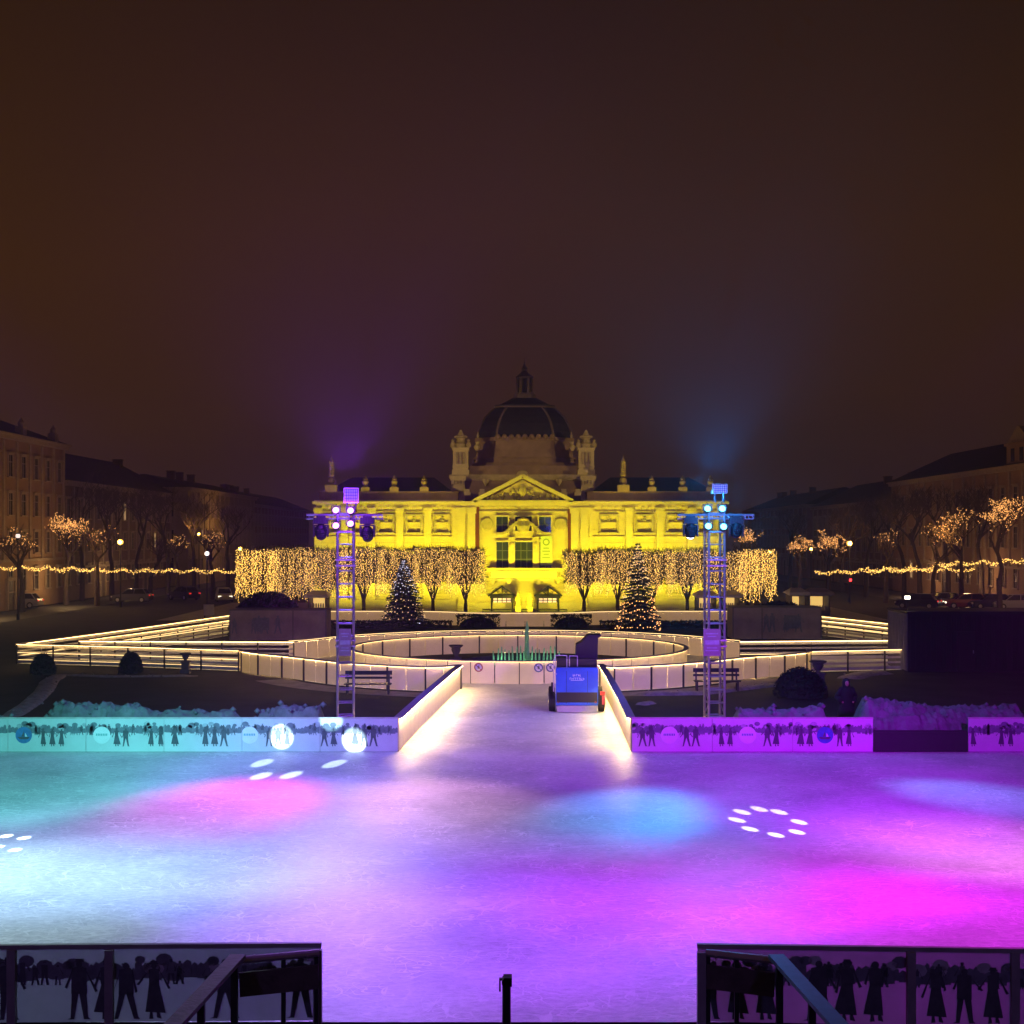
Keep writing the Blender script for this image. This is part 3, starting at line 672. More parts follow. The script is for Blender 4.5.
# banner beside the middle window
b = MB(); b.box(((lx(540) + lx(551.5)) / 2, CF - .30, (lz(536) + lz(565)) / 2), (lx(551.5) - lx(540), .03, lz(536) - lz(565))); bn = b.build('hanging_banner', 'bannerw', pav)
b = MB(); m_ = (lx(540) + lx(551.5)) / 2
for k in range(12):
    a = 2 * PI * k / 12; c = 2 * PI * (k + 1) / 12; z = lz(542)
    b.face([(m_ + .22 * math.cos(a), CF - .319, z + .22 * math.sin(a)), (m_ + .32 * math.cos(a), CF - .319, z + .32 * math.sin(a)), (m_ + .32 * math.cos(c), CF - .319, z + .32 * math.sin(c)), (m_ + .22 * math.cos(c), CF - .319, z + .22 * math.sin(c))])
for z, w in ((548, .55), (551, .7), (554, .5), (557.5, .75)): b.box((m_, CF - .318, lz(z)), (w, .008, .08))
b.build('banner_print', 'bannerg', bn)
# balcony with long cloth
b = MB(); b.box((lx(525), CF - .45, lz(568.6)), (lx(563) - lx(487), 1.0, .22)); b.box((lx(525), CF - .80, lz(571)), (lx(561) - lx(489), .14, .10)); bal = b.build('balcony', 'trim', pav)
b = MB()
for k in range(26): b.lathe([(.05, 0), (.10, .15), (.05, .36), (.08, .5)], 6, (lx(490) + (lx(560) - lx(490)) * k / 25, CF - .8, lz(577)))
b.box((lx(525), CF - .8, lz(577.2)), (lx(561) - lx(489), .2, .10)); b.build('balustrade', 'trim', bal)
b = MB(); b.box((lx(523.5), CF - .92, lz(574)), (lx(556) - lx(491), .03, lz(570.6) - lz(577.2))); b.build('balcony_cloth', 'bannerw', bal)
b = MB(); b.box((lx(525), CF - .5, lz(579)), (lx(560) - lx(490), .9, .16))
for q in (493, 509, 538, 557): b.box((lx(q), CF - .45, lz(581.4)), (.3, .8, .36), top=1.2)
b.build('balcony_bracket', 'trim', bal)
# entrance canopies
for x0, x1 in ((490.5, 514), (535.5, 559)):
    X0, X1 = lx(x0), lx(x1); m_ = (X0 + X1) / 2; b = MB(); ze, zt = lz(594.5), lz(585)
    for yy in (CF - 2.2, CF - .2):
        for q in (X0 + .15, X1 - .15): b.box((q, yy, ze / 2), (.12, .12, ze))
        b.beam((X0 - .15, yy, ze), (m_, yy, zt), .10, .12); b.beam((X1 + .15, yy, ze), (m_, yy, zt), .10, .12); b.box((m_, yy, ze - .05), (X1 - X0, .14, .28))
        b.tube((m_, yy, ze), (m_, yy, zt), .04); 
        for q in (-1, 1):
            b.tube((m_, yy, ze), (m_ + q * .55, yy, (ze + zt) / 2 + .02), .02)
            for k in range(8 if yy < CF - 1 else 0): a = 2 * PI * k / 8; b.tube((m_ + q * .27 + .14 * math.cos(a), yy, ze + .3 + .14 * math.sin(a)), (m_ + q * .27 + .14 * math.cos(a + PI / 4), yy, ze + .3 + .14 * math.sin(a + PI / 4)), .02, n=4)
    can = b.build('entrance_canopy', 'ironwork', pav)
    b = MB()
    for q0, q1 in ((X0 - .2, m_), (X1 + .2, m_)): b.beam((q0, CF - 1.2, ze + .06), (q1, CF - 1.2, zt + .06), 2.1, .03)
    b.build('canopy_roof', 'carglass', can)
    b = MB(); b.box((m_, CF - .05, ze / 2 - .1), (X1 - X0 - .5, .08, ze - .3)); d = b.build('door', 'doorglow', can)
    b = MB()
    for k in range(5): b.box((X0 + .25 + (X1 - X0 - .5) * k / 4, CF - .12, ze / 2 - .1), (.08, .06, ze - .3))
    b.box((m_, CF - .121, ze * .72), (X1 - X0 - .5, .06, .07)); b.build('door_frame', 'ironwork', d)
# statues between the canopies are things of their own below
# attic block behind the pediment
AY = 3.0
def bx_px(b, x0, x1, y0, y1, dy, depth):
    X0, X1 = dx(x0, dy), dx(x1, dy); Z0, Z1 = dz(y1, dy), dz(y0, dy)
    b.box(((X0 + X1) / 2, dy + depth / 2, (Z0 + Z1) / 2), (X1 - X0, depth, Z1 - Z0))
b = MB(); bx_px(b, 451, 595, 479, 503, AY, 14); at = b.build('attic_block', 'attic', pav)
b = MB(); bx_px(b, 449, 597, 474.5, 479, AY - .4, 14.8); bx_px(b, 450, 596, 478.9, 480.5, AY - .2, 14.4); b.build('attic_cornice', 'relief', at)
for x0, x1 in ((451, 465), (581, 595)):
    b = MB(); bx_px(b, x0, x1, 480.5, 503, AY - .45, .5)
    bx_px(b, x0 - .8, x1 + .8, 476, 480.6, AY - .75, .8)
    for k in range(4): bx_px(b, x0 + 1 + k * 3.2, x0 + 3 + k * 3.2, 480.5, 484, AY - .7, .4)
    b.build('corner_pier', 'trim', at)
for x in (485.5, 559):
    b = MB(); bx_px(b, x - 3, x + 3, 478.5, 481, AY - .4, .5); b.lathe([(.02, -.5), (.25, -.1), (.3, .2)], 8, (dx(x, AY - .2), AY - .2, dz(481, AY))); b.build('bracket', 'trim', at)
for x in (467, 482, 564, 578):
    b = MB(); bx_px(b, x - 3.4, x + 3.4, 492, 495.5, CF + .6, .8); bx_px(b, x - 2.4, x + 2.4, 489, 492.2, CF + .7, .6); b.build('dormer_block', 'trim', at)
# corner turrets
for x in (460.5, 586.5):
    dy = AY + .6; b = MB()
    bx_px(b, x - 8.5, x + 8.5, 469.5, 474.6, dy - .4, 2.4); bx_px(b, x - 7.5, x + 7.5, 449, 469.5, dy, 1.7)
    bx_px(b, x - 8.4, x + 8.4, 447.5, 450, dy - .25, 2.2); bx_px(b, x - 8.0, x + 8.0, 465.5, 467.5, dy - .15, 2.0)
    tu = b.build('corner_turret', 'trim', pav)
    c = (dx(x, dy), dy + .8, dz(447.5, dy))
    b = MB(); b.lathe([(.62, 0), (.66, .35), (.45, .55), (.40, .9), (.62, 1.0), (.62, 1.15), (.3, 1.25), (.1, 1.7), (.02, 1.75)], 12, c)
    for q in (-.75, .75): b.lathe([(.12, 0), (.26, .2), (.2, .5), (.1, .62), (.16, .75), (.02, .9)], 8, (c[0] + q, c[1] - .4, c[2] - .05))
    b.build('turret_cap', 'relief', tu)
    b = MB()
    for q in (-3.5, 0, 3.5): bx_px(b, x + q - 1, x + q + 1, 452, 464, dy - .12, .2)
    b.build('turret_relief', 'relief', tu)
# dome on chamfered square rings
DY = 10.0
def ring8(hw, c, z, cy_=DY + 1.0): return [(x + dx(524.5, DY), y + cy_, z) for x, y in ((-c, -hw), (c, -hw), (hw, -c), (hw, c), (c, hw), (-c, hw), (-hw, c), (-hw, -c))]
SD = (PD + DY - 3) / F
def hw(px): return px * SD
def zz(py): return CAMH - (py - HY) * SD
b = MB(); b.loft([ring8(hw(66), hw(54), zz(479)), ring8(hw(66), hw(54), zz(467))], 0); b.loft([ring8(hw(54), hw(40), zz(467.2)), ring8(hw(52), hw(38), zz(463)), ring8(hw(50), hw(31), zz(462.8)), ring8(hw(47), hw(29), zz(441))], 0)
b.loft([ring8(hw(52), hw(31), zz(459)), ring8(hw(51), hw(31), zz(457))], 0)
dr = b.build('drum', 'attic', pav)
b = MB(); b.loft([ring8(hw(50), hw(30.5), zz(441)), ring8(hw(50), hw(30.5), zz(437.5))], 0)
for k in range(9): b.ball((dx(524.5, DY) + hw(-27 + 6.75 * k), DY + 1 - hw(50), zz(437.3)), .28, 7, 4)
b.build('drum_cornice', 'attic', dr)
prof = [(47, 438), (46.2, 431), (43.5, 423), (39.5, 416), (34.5, 410.5), (29.5, 406)]
b = MB(); b.loft([ring8(hw(r), hw(r * .60 if r > 29 else r * .8), zz(y)) for r, y in prof]); dm = b.build('dome', 'slate', pav)
b = MB()
for k in range(8):
    rings = [ring8(hw(r), hw(r * .60), zz(y)) for r, y in prof]
    for q0, q1 in zip(rings, rings[1:]): b.tube(q0[k], q1[k], .13, .13, 5)
b.build('dome_rib', 'zinc', dm)
b = MB(); b.loft([ring8(hw(30.5), hw(22), zz(406)), ring8(hw(30.5), hw(22), zz(403.6))])
b.loft([ring8(hw(27), hw(19), zz(403.6)), ring8(hw(20), hw(14), zz(399.5)), ring8(hw(12.5), hw(8), zz(395))]); b.build('upper_roof', 'slate', dm)
b = MB(); b.loft([ring8(hw(31), hw(22.4), zz(406.2)), ring8(hw(31), hw(22.4), zz(404.8))]); b.build('dome_cornice', 'zinc', dm)
for q in (-1, 1):
    b = MB(); c = (dx(524.5, DY) + q * hw(47), DY + 1 - hw(29), zz(446)); b.lathe([(.25, -.4), (.45, 0), (.2, .25), (.32, .6), (.1, .9), (.14, 1.1), (.02, 1.5)], 8, c); b.build('drum_urn', 'trim', dr)
b = MB(); c = (dx(524.5, DY), DY + 1.0)
b.loft([ring8(hw(11.5), hw(7), zz(395.2)), ring8(hw(11.5), hw(7), zz(391.5)), ring8(hw(9.5), hw(6), zz(391.3)), ring8(hw(9), hw(6), zz(389))])
la = b.build('lantern', 'zinc', dm)
b = MB()
for k in range(8):
    p = ring8(hw(7.2), hw(4.2), 0)[k]; b.tube((p[0], p[1], zz(389.2)), (p[0], p[1], zz(374)), .16, .14, 6)
b.tube((c[0], c[1], zz(389)), (c[0], c[1], zz(374)), .42, .38, 10)
b.loft([ring8(hw(9), hw(5.4), zz(374.2)), ring8(hw(9), hw(5.4), zz(372.4)), ring8(hw(5), hw(3), zz(369.5)), ring8(hw(2.6), hw(1.6), zz(366.5))])
b.lathe([(.2, 0), (.34, .3), (.12, .55), (.05, .9), (.02, 1.3)], 8, (c[0], c[1], zz(366.5))); b.build('finial', 'zinc', la)
b = MB()
for k in range(24):
    a = 2 * PI * k / 24; b.tube((c[0] + hw(10.6) * math.cos(a), c[1] + hw(10.6) * math.sin(a), zz(391.5)), (c[0] + hw(10.6) * math.cos(a), c[1] + hw(10.6) * math.sin(a), zz(389.4)), .035, n=4)
    b.tube((c[0] + hw(10.6) * math.cos(a), c[1] + hw(10.6) * math.sin(a), zz(389.4)), (c[0] + hw(10.6) * math.cos(a + PI / 12), c[1] + hw(10.6) * math.sin(a + PI / 12), zz(389.4)), .035, n=4)
b.build('lantern_railing', 'zinc', la)
# urns and tall finials along the parapet
zt = zc0 + 1.45
b = MB(); b.box((0, 0, .22), (.95, .8, .44)); b.box((0, 0, .5), (.6, .55, .14)); b.lathe([(.12, .55), (.30, .75), (.36, 1.02), (.22, 1.2), (.30, 1.28), (.16, 1.42), (.08, 1.62), (.02, 1.7)], 10)
u0 = b.build('parapet_urn', 'attic', pav); u0.scale = (.85, .85, .9); u0.location = (lx(424), .35, zt)
for x in (394, 365, 652, 683, 711): child(u0, pav, (lx(x), .35, zt), 0, (.85, .85, .9))
b = MB(); b.box((0, 0, .3), (1.1, .9, .6)); b.lathe([(.16, .6), (.36, .85), (.30, 1.2), (.14, 1.35), (.28, 1.5), (.22, 1.8), (.2, 2.8), (.05, 3.2), (.02, 3.4)], 10)
for k in range(6): b.lathe([(.22, 0), (.27, .05), (.22, .1)], 10, (0, 0, 1.85 + .17 * k))
t0_ = b.build('tall_finial', 'attic', pav); t0_.location = (lx(623.5), .35, zt); child(t0_, pav, (lx(331), .35, zt))
# steps
b = MB()
for k in range(3): b.box((lx(524.5), CF - 1.7 + .35 * k, .08 + .15 * k - .05), (lx(566) - lx(483), 3.4 - .7 * k, .16))
b.build('front_steps', 'concrete', pav)

# potted figures between the canopies
for x, lab in ((518, 'pale garden statue on a plinth beside the left entrance canopy'), (530, 'pale garden statue on a plinth beside the right entrance canopy')):
    X, Y, Z = P(x, 610, 125.5); t = thing('garden_statue', lab, 'statue', (X, Y, 0), 0, 'statues between the pavilion entrances')
    b = MB(); b.box((0, 0, .35), (.5, .5, .7)); b.box((0, 0, .72), (.6, .6, .08)); b.build('plinth', 'trim', t)
    b = MB(); b.lathe([(.2, .76), (.26, .9), (.17, 1.25), (.22, 1.5), (.18, 1.65), (.07, 1.72), (.11, 1.82), (.10, 1.95), (.02, 2.02)], 10); b.tube((-.2, 0, 1.6), (-.28, -.1, 1.25), .06, .05); b.tube((.2, 0, 1.6), (.12, -.2, 1.3), .06, .05); b.build('figure', 'relief', t, smooth=True)

# floodlighting of the pavilion
YEL = (1, .85, .010)
for x, y, tx, tz, p in ((-17.5, -5.2, -15.5, 7.0, 3600), (-12.5, -5.2, -11.5, 7.0, 3000), (-8.2, -5, -8, 7.0, 3000), (8.4, -5, 8, 7.0, 3000), (12.5, -5.2, 11.8, 7.0, 3000), (17.5, -5.2, 16, 7.0, 3600)):
    spot('floodlight_wing', (PX + x, PD + y, .5), (PX + tx, PD, tz), YEL, p, 110, 1.0, .3)
for x in (-5.2, 0, 5.2):
    spot('floodlight_centre', (PX + x, PD - 7.4, .5), (PX + x * .7, PD + CF, 6.6), YEL, 2900, 120, 1.0, .3)
for q, nm in ((-40, 'W'), (42, 'E')):               # added spots in mid-air brightening attic and dome, no fixtures
    spot('attic_fill_spot', (q, 98, 15), (PX, PD + 6, 15.2), (1, .66, .18), 23000, 19, .8, .3)
# ------------------------------------------------------------------ light towers
def tower(px_c, y, label, seed):
    X = (px_c - CX) * y / F; sc_ = y / F
    t = thing('truss_tower', label, 'light tower', (X, y, 0), 0, 'truss towers beside the rink')
    ztop = CAMH - (507 - HY) * sc_; hw_ = .28; an = .13
    ch = [(hw_ * 1.414 * math.cos(an + PI / 4 + k * PI / 2), hw_ * 1.414 * math.sin(an + PI / 4 + k * PI / 2)) for k in range(4)]
    b = MB(); b.box((0, 0, .06), (1.5, 1.5, .12)); 
    for k in range(4): b.tube((*ch[k], .1), (ch[k][0] * 2.6, ch[k][1] * 2.6, .1), .04)
    b.build('base', 'blackmetal', t)
    for k in range(4):
        b = MB(); b.tube((*ch[k], .1), (*ch[k], ztop), .044, .044, 8); b.build('chord', 'alu', t)
    b = MB(); z = .3; i = 0
    while z < ztop - .1:
        for k in range(4): b.tube((*ch[k], z), (*ch[(k + 1) % 4], z), .022, n=6)
        if z + .46 < ztop:
            for k in (1, 3):
                p, q = (k, (k + 1) % 4) if i % 2 else ((k + 1) % 4, k); b.tube((*ch[p], z), (*ch[q], z + .46), .016, n=5)
        z += .46; i += 1
    b.build('lacing', 'alu', t)
    for z in (3.2, 6.0):
        b = MB(); b.box((0, 0, z), (.70, .70, .05), an); b.box((0, 0, z + .2), (.70, .70, .05), an); b.build('sleeve', 'alu', t)
    b = MB(); zc = CAMH - (515 - HY) * sc_; b.tube((-38 * sc_, -.25, zc), (38 * sc_, -.25, zc), .04, n=8); b.tube((-38 * sc_, -.25, zc - .14), (38 * sc_, -.25, zc - .14), .025, n=8)
    for k in range(19): b.tube(((-36 + 4 * k) * sc_, -.25, zc), ((-34 + 4 * k) * sc_, -.25, zc - .14), .014, n=5)
    b.build('cross_bar', 'alu', t)
    b = MB(); b.tube((-.27, -.33, zc - .6), (.27, -.33, zc - .6), .03, n=8); b.tube((-.27, -.33, zc + .05), (.27, -.33, zc + .05), .03, n=8); b.build('lamp_bar', 'alu', t)
    return t, X, sc_
def par_light(px, py, y, col, label, rz=0, tilt=-.35):
    X, Y, Z = P(px, py, y - .50)
    t = thing('par_light', label, 'stage light', (X, Y, Z), 0)
    r = Matrix.Rotation(tilt, 3, 'X') @ Matrix.Rotation(rz, 3, 'Z')
    def tr(b):
        b.v = [tuple(r @ Vector(p)) for p in b.v]; return b
    b = MB(); b.loft([[(q * math.cos(2 * PI * k / 14), yy, q * math.sin(2 * PI * k / 14)) for k in range(14)] for q, yy in ((.05, .24), (.10, .20), (.125, .05), (.135, -.06), (.12, -.06), (.11, -.03))], cap=False)
    tr(b).build('housing', 'blackmetal', t, smooth=True)
    b = MB(); b.loft([[(q * math.cos(2 * PI * k / 14), yy, q * math.sin(2 * PI * k / 14)) for k in range(14)] for q, yy in ((.115, -.035), (.09, -.075), (.04, -.09), (.002, -.092))])
    tr(b).build('lens', col, t, smooth=True)
    b = MB(); b.box((-.15, 0, .05), (.02, .05, .22)); b.box((.15, 0, .05), (.02, .05, .22)); b.box((0, 0, .16), (.32, .05, .02)); b.tube((0, 0, .16), (0, .14, .22), .02); b.build('yoke', 'blackmetal', t)
def moving_head(px, y0, y1, y, label, lens, aim):
    s = y / F; X, Y, Z1 = P(px, y0, y - .25); Z0 = CAMH - (y1 - HY) * s; H = Z1 - Z0
    t = thing('moving_head_light', label, 'stage light', (X, Y, Z0), 0)
    b = MB(); b.box((0, 0, H - .17), (.48, .36, .22))
    for k in range(5): b.box((-.18 + .09 * k, -.185, H - .17), (.04, .02, .18))
    b.box((0, 0, H - .03), (.30, .2, .06)); b.tube((-.12, 0, H - .02), (-.12, 0, H + .05), .03); b.tube((.12, 0, H - .02), (.12, 0, H + .05), .03); b.build('base', 'blackplastic', t)
    b = MB(); b.lathe([(.10, H - .34), (.12, H - .28)], 12)
    for q in (-1, 1): b.box((q * .235, 0, H - .52), (.05, .20, .40), top=1.1)
    b.box((0, 0, H - .33), (.50, .22, .05)); b.build('yoke', 'blackplastic', t)
    b = MB(); b.lathe([(.10, .02), (.17, .04), (.19, .14), (.20, .30), (.16, .46), (.08, .54)], 14)
    for k in range(4): b.lathe([(.19, 0), (.215, .02), (.19, .04)], 14, (0, 0, .14 + .08 * k))
    h = b.build('head', 'blackplastic', t, smooth=False); h.location = (0, 0, .05)
    b = MB(); b.lathe([(.14, .012), (.11, -.02), (.02, -.03)], 14); b.build('lens', lens, h, smooth=True)
    h.rotation_euler = aim; h.location = (0, .10 * math.sin(-aim[0]) * -2, .10)
TY = 49.0
twL, TXL, ts = tower(345.5, TY, 'truss tower with violet lamps left of the corridor', 1)
twR, TXR, ts = tower(714.5, TY, 'truss tower with cyan lamps right of the corridor', 2)
for (x, y), w in (((336, 510.5), 'upper left'), ((350.6, 511), 'upper right'), ((336, 526), 'lower left'), ((350.5, 524), 'lower right')):
    par_light(x, y, TY, 'lensviolet', 'glowing violet spotlight, %s of the four on the left tower' % w)
for (x, y), w in (((707.5, 509), 'upper left'), ((722.2, 509), 'upper right'), ((708.2, 526.5), 'lower left'), ((723.5, 527), 'lower right')):
    par_light(x, y, TY, 'lenscyan', 'glowing cyan spotlight, %s of the four on the right tower' % w)
moving_head(321, 516, 541, TY, 'large unlit stage light hanging on the outer side of the left tower', 'lensoff', (.5, 0, 0))
moving_head(367.5, 516, 543, TY, 'large unlit stage light hanging on the pavilion side of the left tower', 'lensoff', (.5, 0, 0))
moving_head(690.5, 516, 540, TY, 'large stage light with bright white lens hanging on the right tower', 'lenswhite', (.45, 0, 0))
moving_head(736, 516, 539, TY, 'large unlit stage light hanging on the outer side of the right tower', 'lensoff', (.5, 0, 0))
def top_panel(px0, px1, py0, py1, label, mt):
    X0, Y, Z1 = P(px0, py0, TY); X1, _, Z0 = P(px1, py1, TY); w, h = X1 - X0, Z1 - Z0
    t = thing('wash_panel', label, 'stage light', ((X0 + X1) / 2, Y, Z0), 0)
    b = MB(); b.box((0, 0, h / 2), (w, .22, h)); 
    for k in range(6): b.box((0, .13, h * (k + .5) / 6), (w * .9, .05, .02))
    b.build('housing', 'alu', t)
    b = MB()
    for i in range(6):
        for j in range(4): b.lathe([(.026, 0), (.02, .012)], 8, (-w / 2 + w * (i + .5) / 6, 0, 0)); 
    b = MB(); b.box((0, -.118, h / 2), (w * .88, .016, h * .84)); b.build('front', mt, t)
    b = MB()
    for i in range(7): b.box((-w * .44 + w * .88 * i / 6, -.128, h / 2), (.018, .01, h * .84))
    for j in range(5): b.box((0, -.1285, h * .08 + h * .84 * j / 4), (w * .88, .01, .018))
    b.build('grille', 'blackmetal', t)
    b = MB(); b.box((-w * .3, .05, -.15), (.05, .06, .32)); b.box((w * .3, .05, -.15), (.05, .06, .32)); b.build('bracket', 'blackmetal', t)
M['paneL'] = mat('blue_wash_front', (.25, .3, .7), .3, var=.3, scale=4, emit=(.13, .16, 1), strength=.55)
M['paneR'] = mat('lilac_wash_front', (.4, .3, .7), .3, var=.3, scale=4, emit=(.36, .20, 1), strength=.55)
top_panel(344, 358.8, 488, 503, 'square blue glowing wash light topping the left tower', 'paneL')
top_panel(712.3, 727, 484, 493.5, 'flat lilac glowing wash light topping the right tower', 'paneR')
for px, lab in ((345, 'printed sign panel strapped low on the left truss tower'), (712, 'printed sign panel strapped low on the right truss tower')):
    X, Y, Z = P(px, 656, TY - .42); h = 27 * TY / F; w = 12 * TY / F if px < 500 else 17 * TY / F
    t = thing('tower_sign', lab, 'sign', (X, Y, Z), 0)
    b = MB(); b.box((0, 0, h / 2), (w, .03, h)); b.build('plate', 'box', t)
    b = MB()
    for k, (zz_, ww, hh) in enumerate(((.82, .7, .05), (.72, .5, .04), (.5, .8, .16), (.3, .6, .04), (.2, .75, .04))): b.box((0, -.018, h * zz_), (w * ww, .006, h * hh))
    b.build('print', 'ink3', t)

# stage lighting on the ice
V = Vector
NLp, NRp = (-13.5, 21.5, 8.5), (13.5, 21.5, 8.5)
TLp, TRp = (TXL, TY - .8, 8.0), (TXR, TY - .8, 8.0)
def g3(x, y): a = G(x, y); return (a[0], a[1], 0)
def wash(name, src, px, py, col, p, ang, blend=1.0): spot(name, src, g3(px, py), col, p, ang, blend, .5)
wash('teal_wash', (-12, 24, 9), 40, 770, (.12, .74, .72), 17000, 42)
wash('teal_wash', (-12, 24, 9), 210, 748, (.14, .60, .75), 12000, 28)
wash('white_wash', (-17, 33, 9), 0, 912, (.60, .98, 1), 7200, 62)
wash('pale_wash', (-14, 23, 12), 130, 850, (.34, .56, 1), 13500, 52)
wash('indigo_wash', (-11, 24, 11), 350, 880, (.14, .10, 1), 8500, 40)
wash('pink_wash', TLp, 226, 799, (1, .0, .76), 13000, 27)
wash('pink_wash', TLp, 300, 835, (.50, .30, 1), 5200, 42)
wash('pink_wash', TLp, 452, 802, (1, .40, .76), 7000, 27)
wash('blue_wash', TRp, 620, 812, (.0, .36, 1), 14500, 20)
wash('violet_wash', (-10, 23, 12), 430, 950, (.30, .02, 1), 8500, 44)
wash('violet_wash', (10, 24, 12), 570, 930, (.34, .01, 1), 7500, 40)
wash('lavender_wash', (-11, 28, 11), 470, 770, (.56, .28, .85), 9000, 24)
wash('blue_wash', (-11, 28, 11), 300, 768, (.26, .24, 1), 15000, 34)
wash('violet_wash', (13, 21, 10), 740, 775, (.45, .0, 1), 32000, 44)
wash('violet_wash', (13, 22, 9), 1000, 760, (.45, .0, 1), 15000, 34)
wash('magenta_wash', (13, 26, 10), 745, 885, (.80, .0, 1), 9000, 44)
wash('magenta_wash', (15, 33, 9), 870, 930, (.95, .05, 1), 5200, 42)
wash('magenta_wash', (16, 33, 9), 1015, 935, (.85, .0, 1), 6500, 44)
wash('pink_wash', (14, 26, 11), 990, 850, (1, .22, .92), 9000, 36)
wash('blue_wash', TRp, 985, 797, (.06, .36, 1), 9500, 20)
# gobo dots: eight narrow beams each
def dots(src, pts, col, p, ang): 
    for x, y, z in pts:
        if z is None: spot('narrow_beam', src, g3(x, y), col, p, ang, .55, .02)
        else: spot('narrow_beam', src, P(x, y, z), col, p, ang, .55, .02)
dots((11, 19, 8.5), [(742, 812, None), (759, 809, None), (779, 812, None), (799, 822, None), (797, 832, None), (776, 835, None), (750, 829, None), (737, 820, None)], (1, .90, 1), 52000, 1.15)
dots((-11, 19, 8.5), [(262, 763, None), (261, 776, None), (291, 775, None), (334, 764, None)], (.7, .9, 1), 110000, 1.35)
dots((-11, 19, 8.5), [(281, 736.5, YB - .05), (354, 740, YB - .05)], (.75, .96, 1), 200000, 1.75)
dots((-11, 19, 8.5), [(331, 719.5, YB)], (.5, .9, .9), 70000, 1.75)
dots((-13, 23, 8.5), [(6, 836, None), (24, 838, None), (15, 850, None), (-2, 847, None)], (.8, 1, 1), 50000, 1.4)
dots((12, 22, 8.5), [(803, 702, 51.5), (812, 703.5, 51.5), (825, 702.5, 51.5)], (.3, .8, .9), 22000, .9)

# ------------------------------------------------------------------ trees
def bare_tree(rr, H, trunk_h, spread, r0, depth=4, sq=1.0):
    """two builders: trunk with limbs, twigs; plus the twig points for lamps"""
    tk, cr_, pts = MB(), MB(), []
    def grow(p, d, ln, r, lev):
        q = p; n = 3 if lev < 2 else 2
        for k in range(n):
            d = (d + Vector((rr.gauss(0, .16), rr.gauss(0, .16), rr.gauss(.05, .10)))).normalized(); e_ = q + d * ln / n
            (tk if lev < 2 else cr_).tube(q, e_, r * (1 - .25 * k / n), r * (1 - .25 * (k + 1) / n), 6 if lev < 2 else 4, cap=False)
            q = e_
            if lev >= 2: pts.append((q - d * ln / n, q.copy()))
        if lev >= depth: return
        for k in range(rr.choice((3, 3, 4)) if lev else 5):
            a = rr.uniform(0, 2 * PI); up = rr.uniform(.25, .9) if lev else rr.uniform(.55, 1.1)
            nd = (d * .55 + Vector((math.cos(a) * spread, math.sin(a) * spread, up * sq))).normalized()
            grow(q - d * ln * rr.uniform(0, .35), nd, ln * rr.uniform(.58, .78), r * rr.uniform(.45, .6), lev + 1)
    base = Vector((0, 0, 0)); tk.tube((0, 0, -.05), (rr.uniform(-.1, .1), rr.uniform(-.1, .1), trunk_h), r0 * 1.25, r0, 8)
    grow(Vector((0, 0, trunk_h)), Vector((0, 0, 1)), (H - trunk_h) * .34, r0 * .9, 0)
    return tk, cr_, pts

def street_tree(x, y, H, label, seed, lights=0.0, bulb='bulb', r0=.22, zmin=0, br=.045, depth=5):
    rr = random.Random(seed); t = thing('bare_tree', label, 'tree', (x, y, 0), rr.uniform(0, 6), 'bare trees along the side streets')
    tk, c, pts = bare_tree(rr, H, H * .25, .85, r0, depth)
    tk.build('trunk', 'bark', t); c.build('crown', 'twig', t)
    if lights:
        b = MB()
        for p, q in pts:                               # strings wound along the branches
            if q.z > zmin and rr.random() < lights * .62:
                for k in range(max(2, int((q - p).length / .16))): b.octa(p.lerp(q, rr.random()) + Vector((rr.gauss(0, .03), rr.gauss(0, .03), rr.gauss(0, .03))), br * rr.uniform(.7, 1.1))
        b.build('fairy_light_string', bulb, t)
    return t

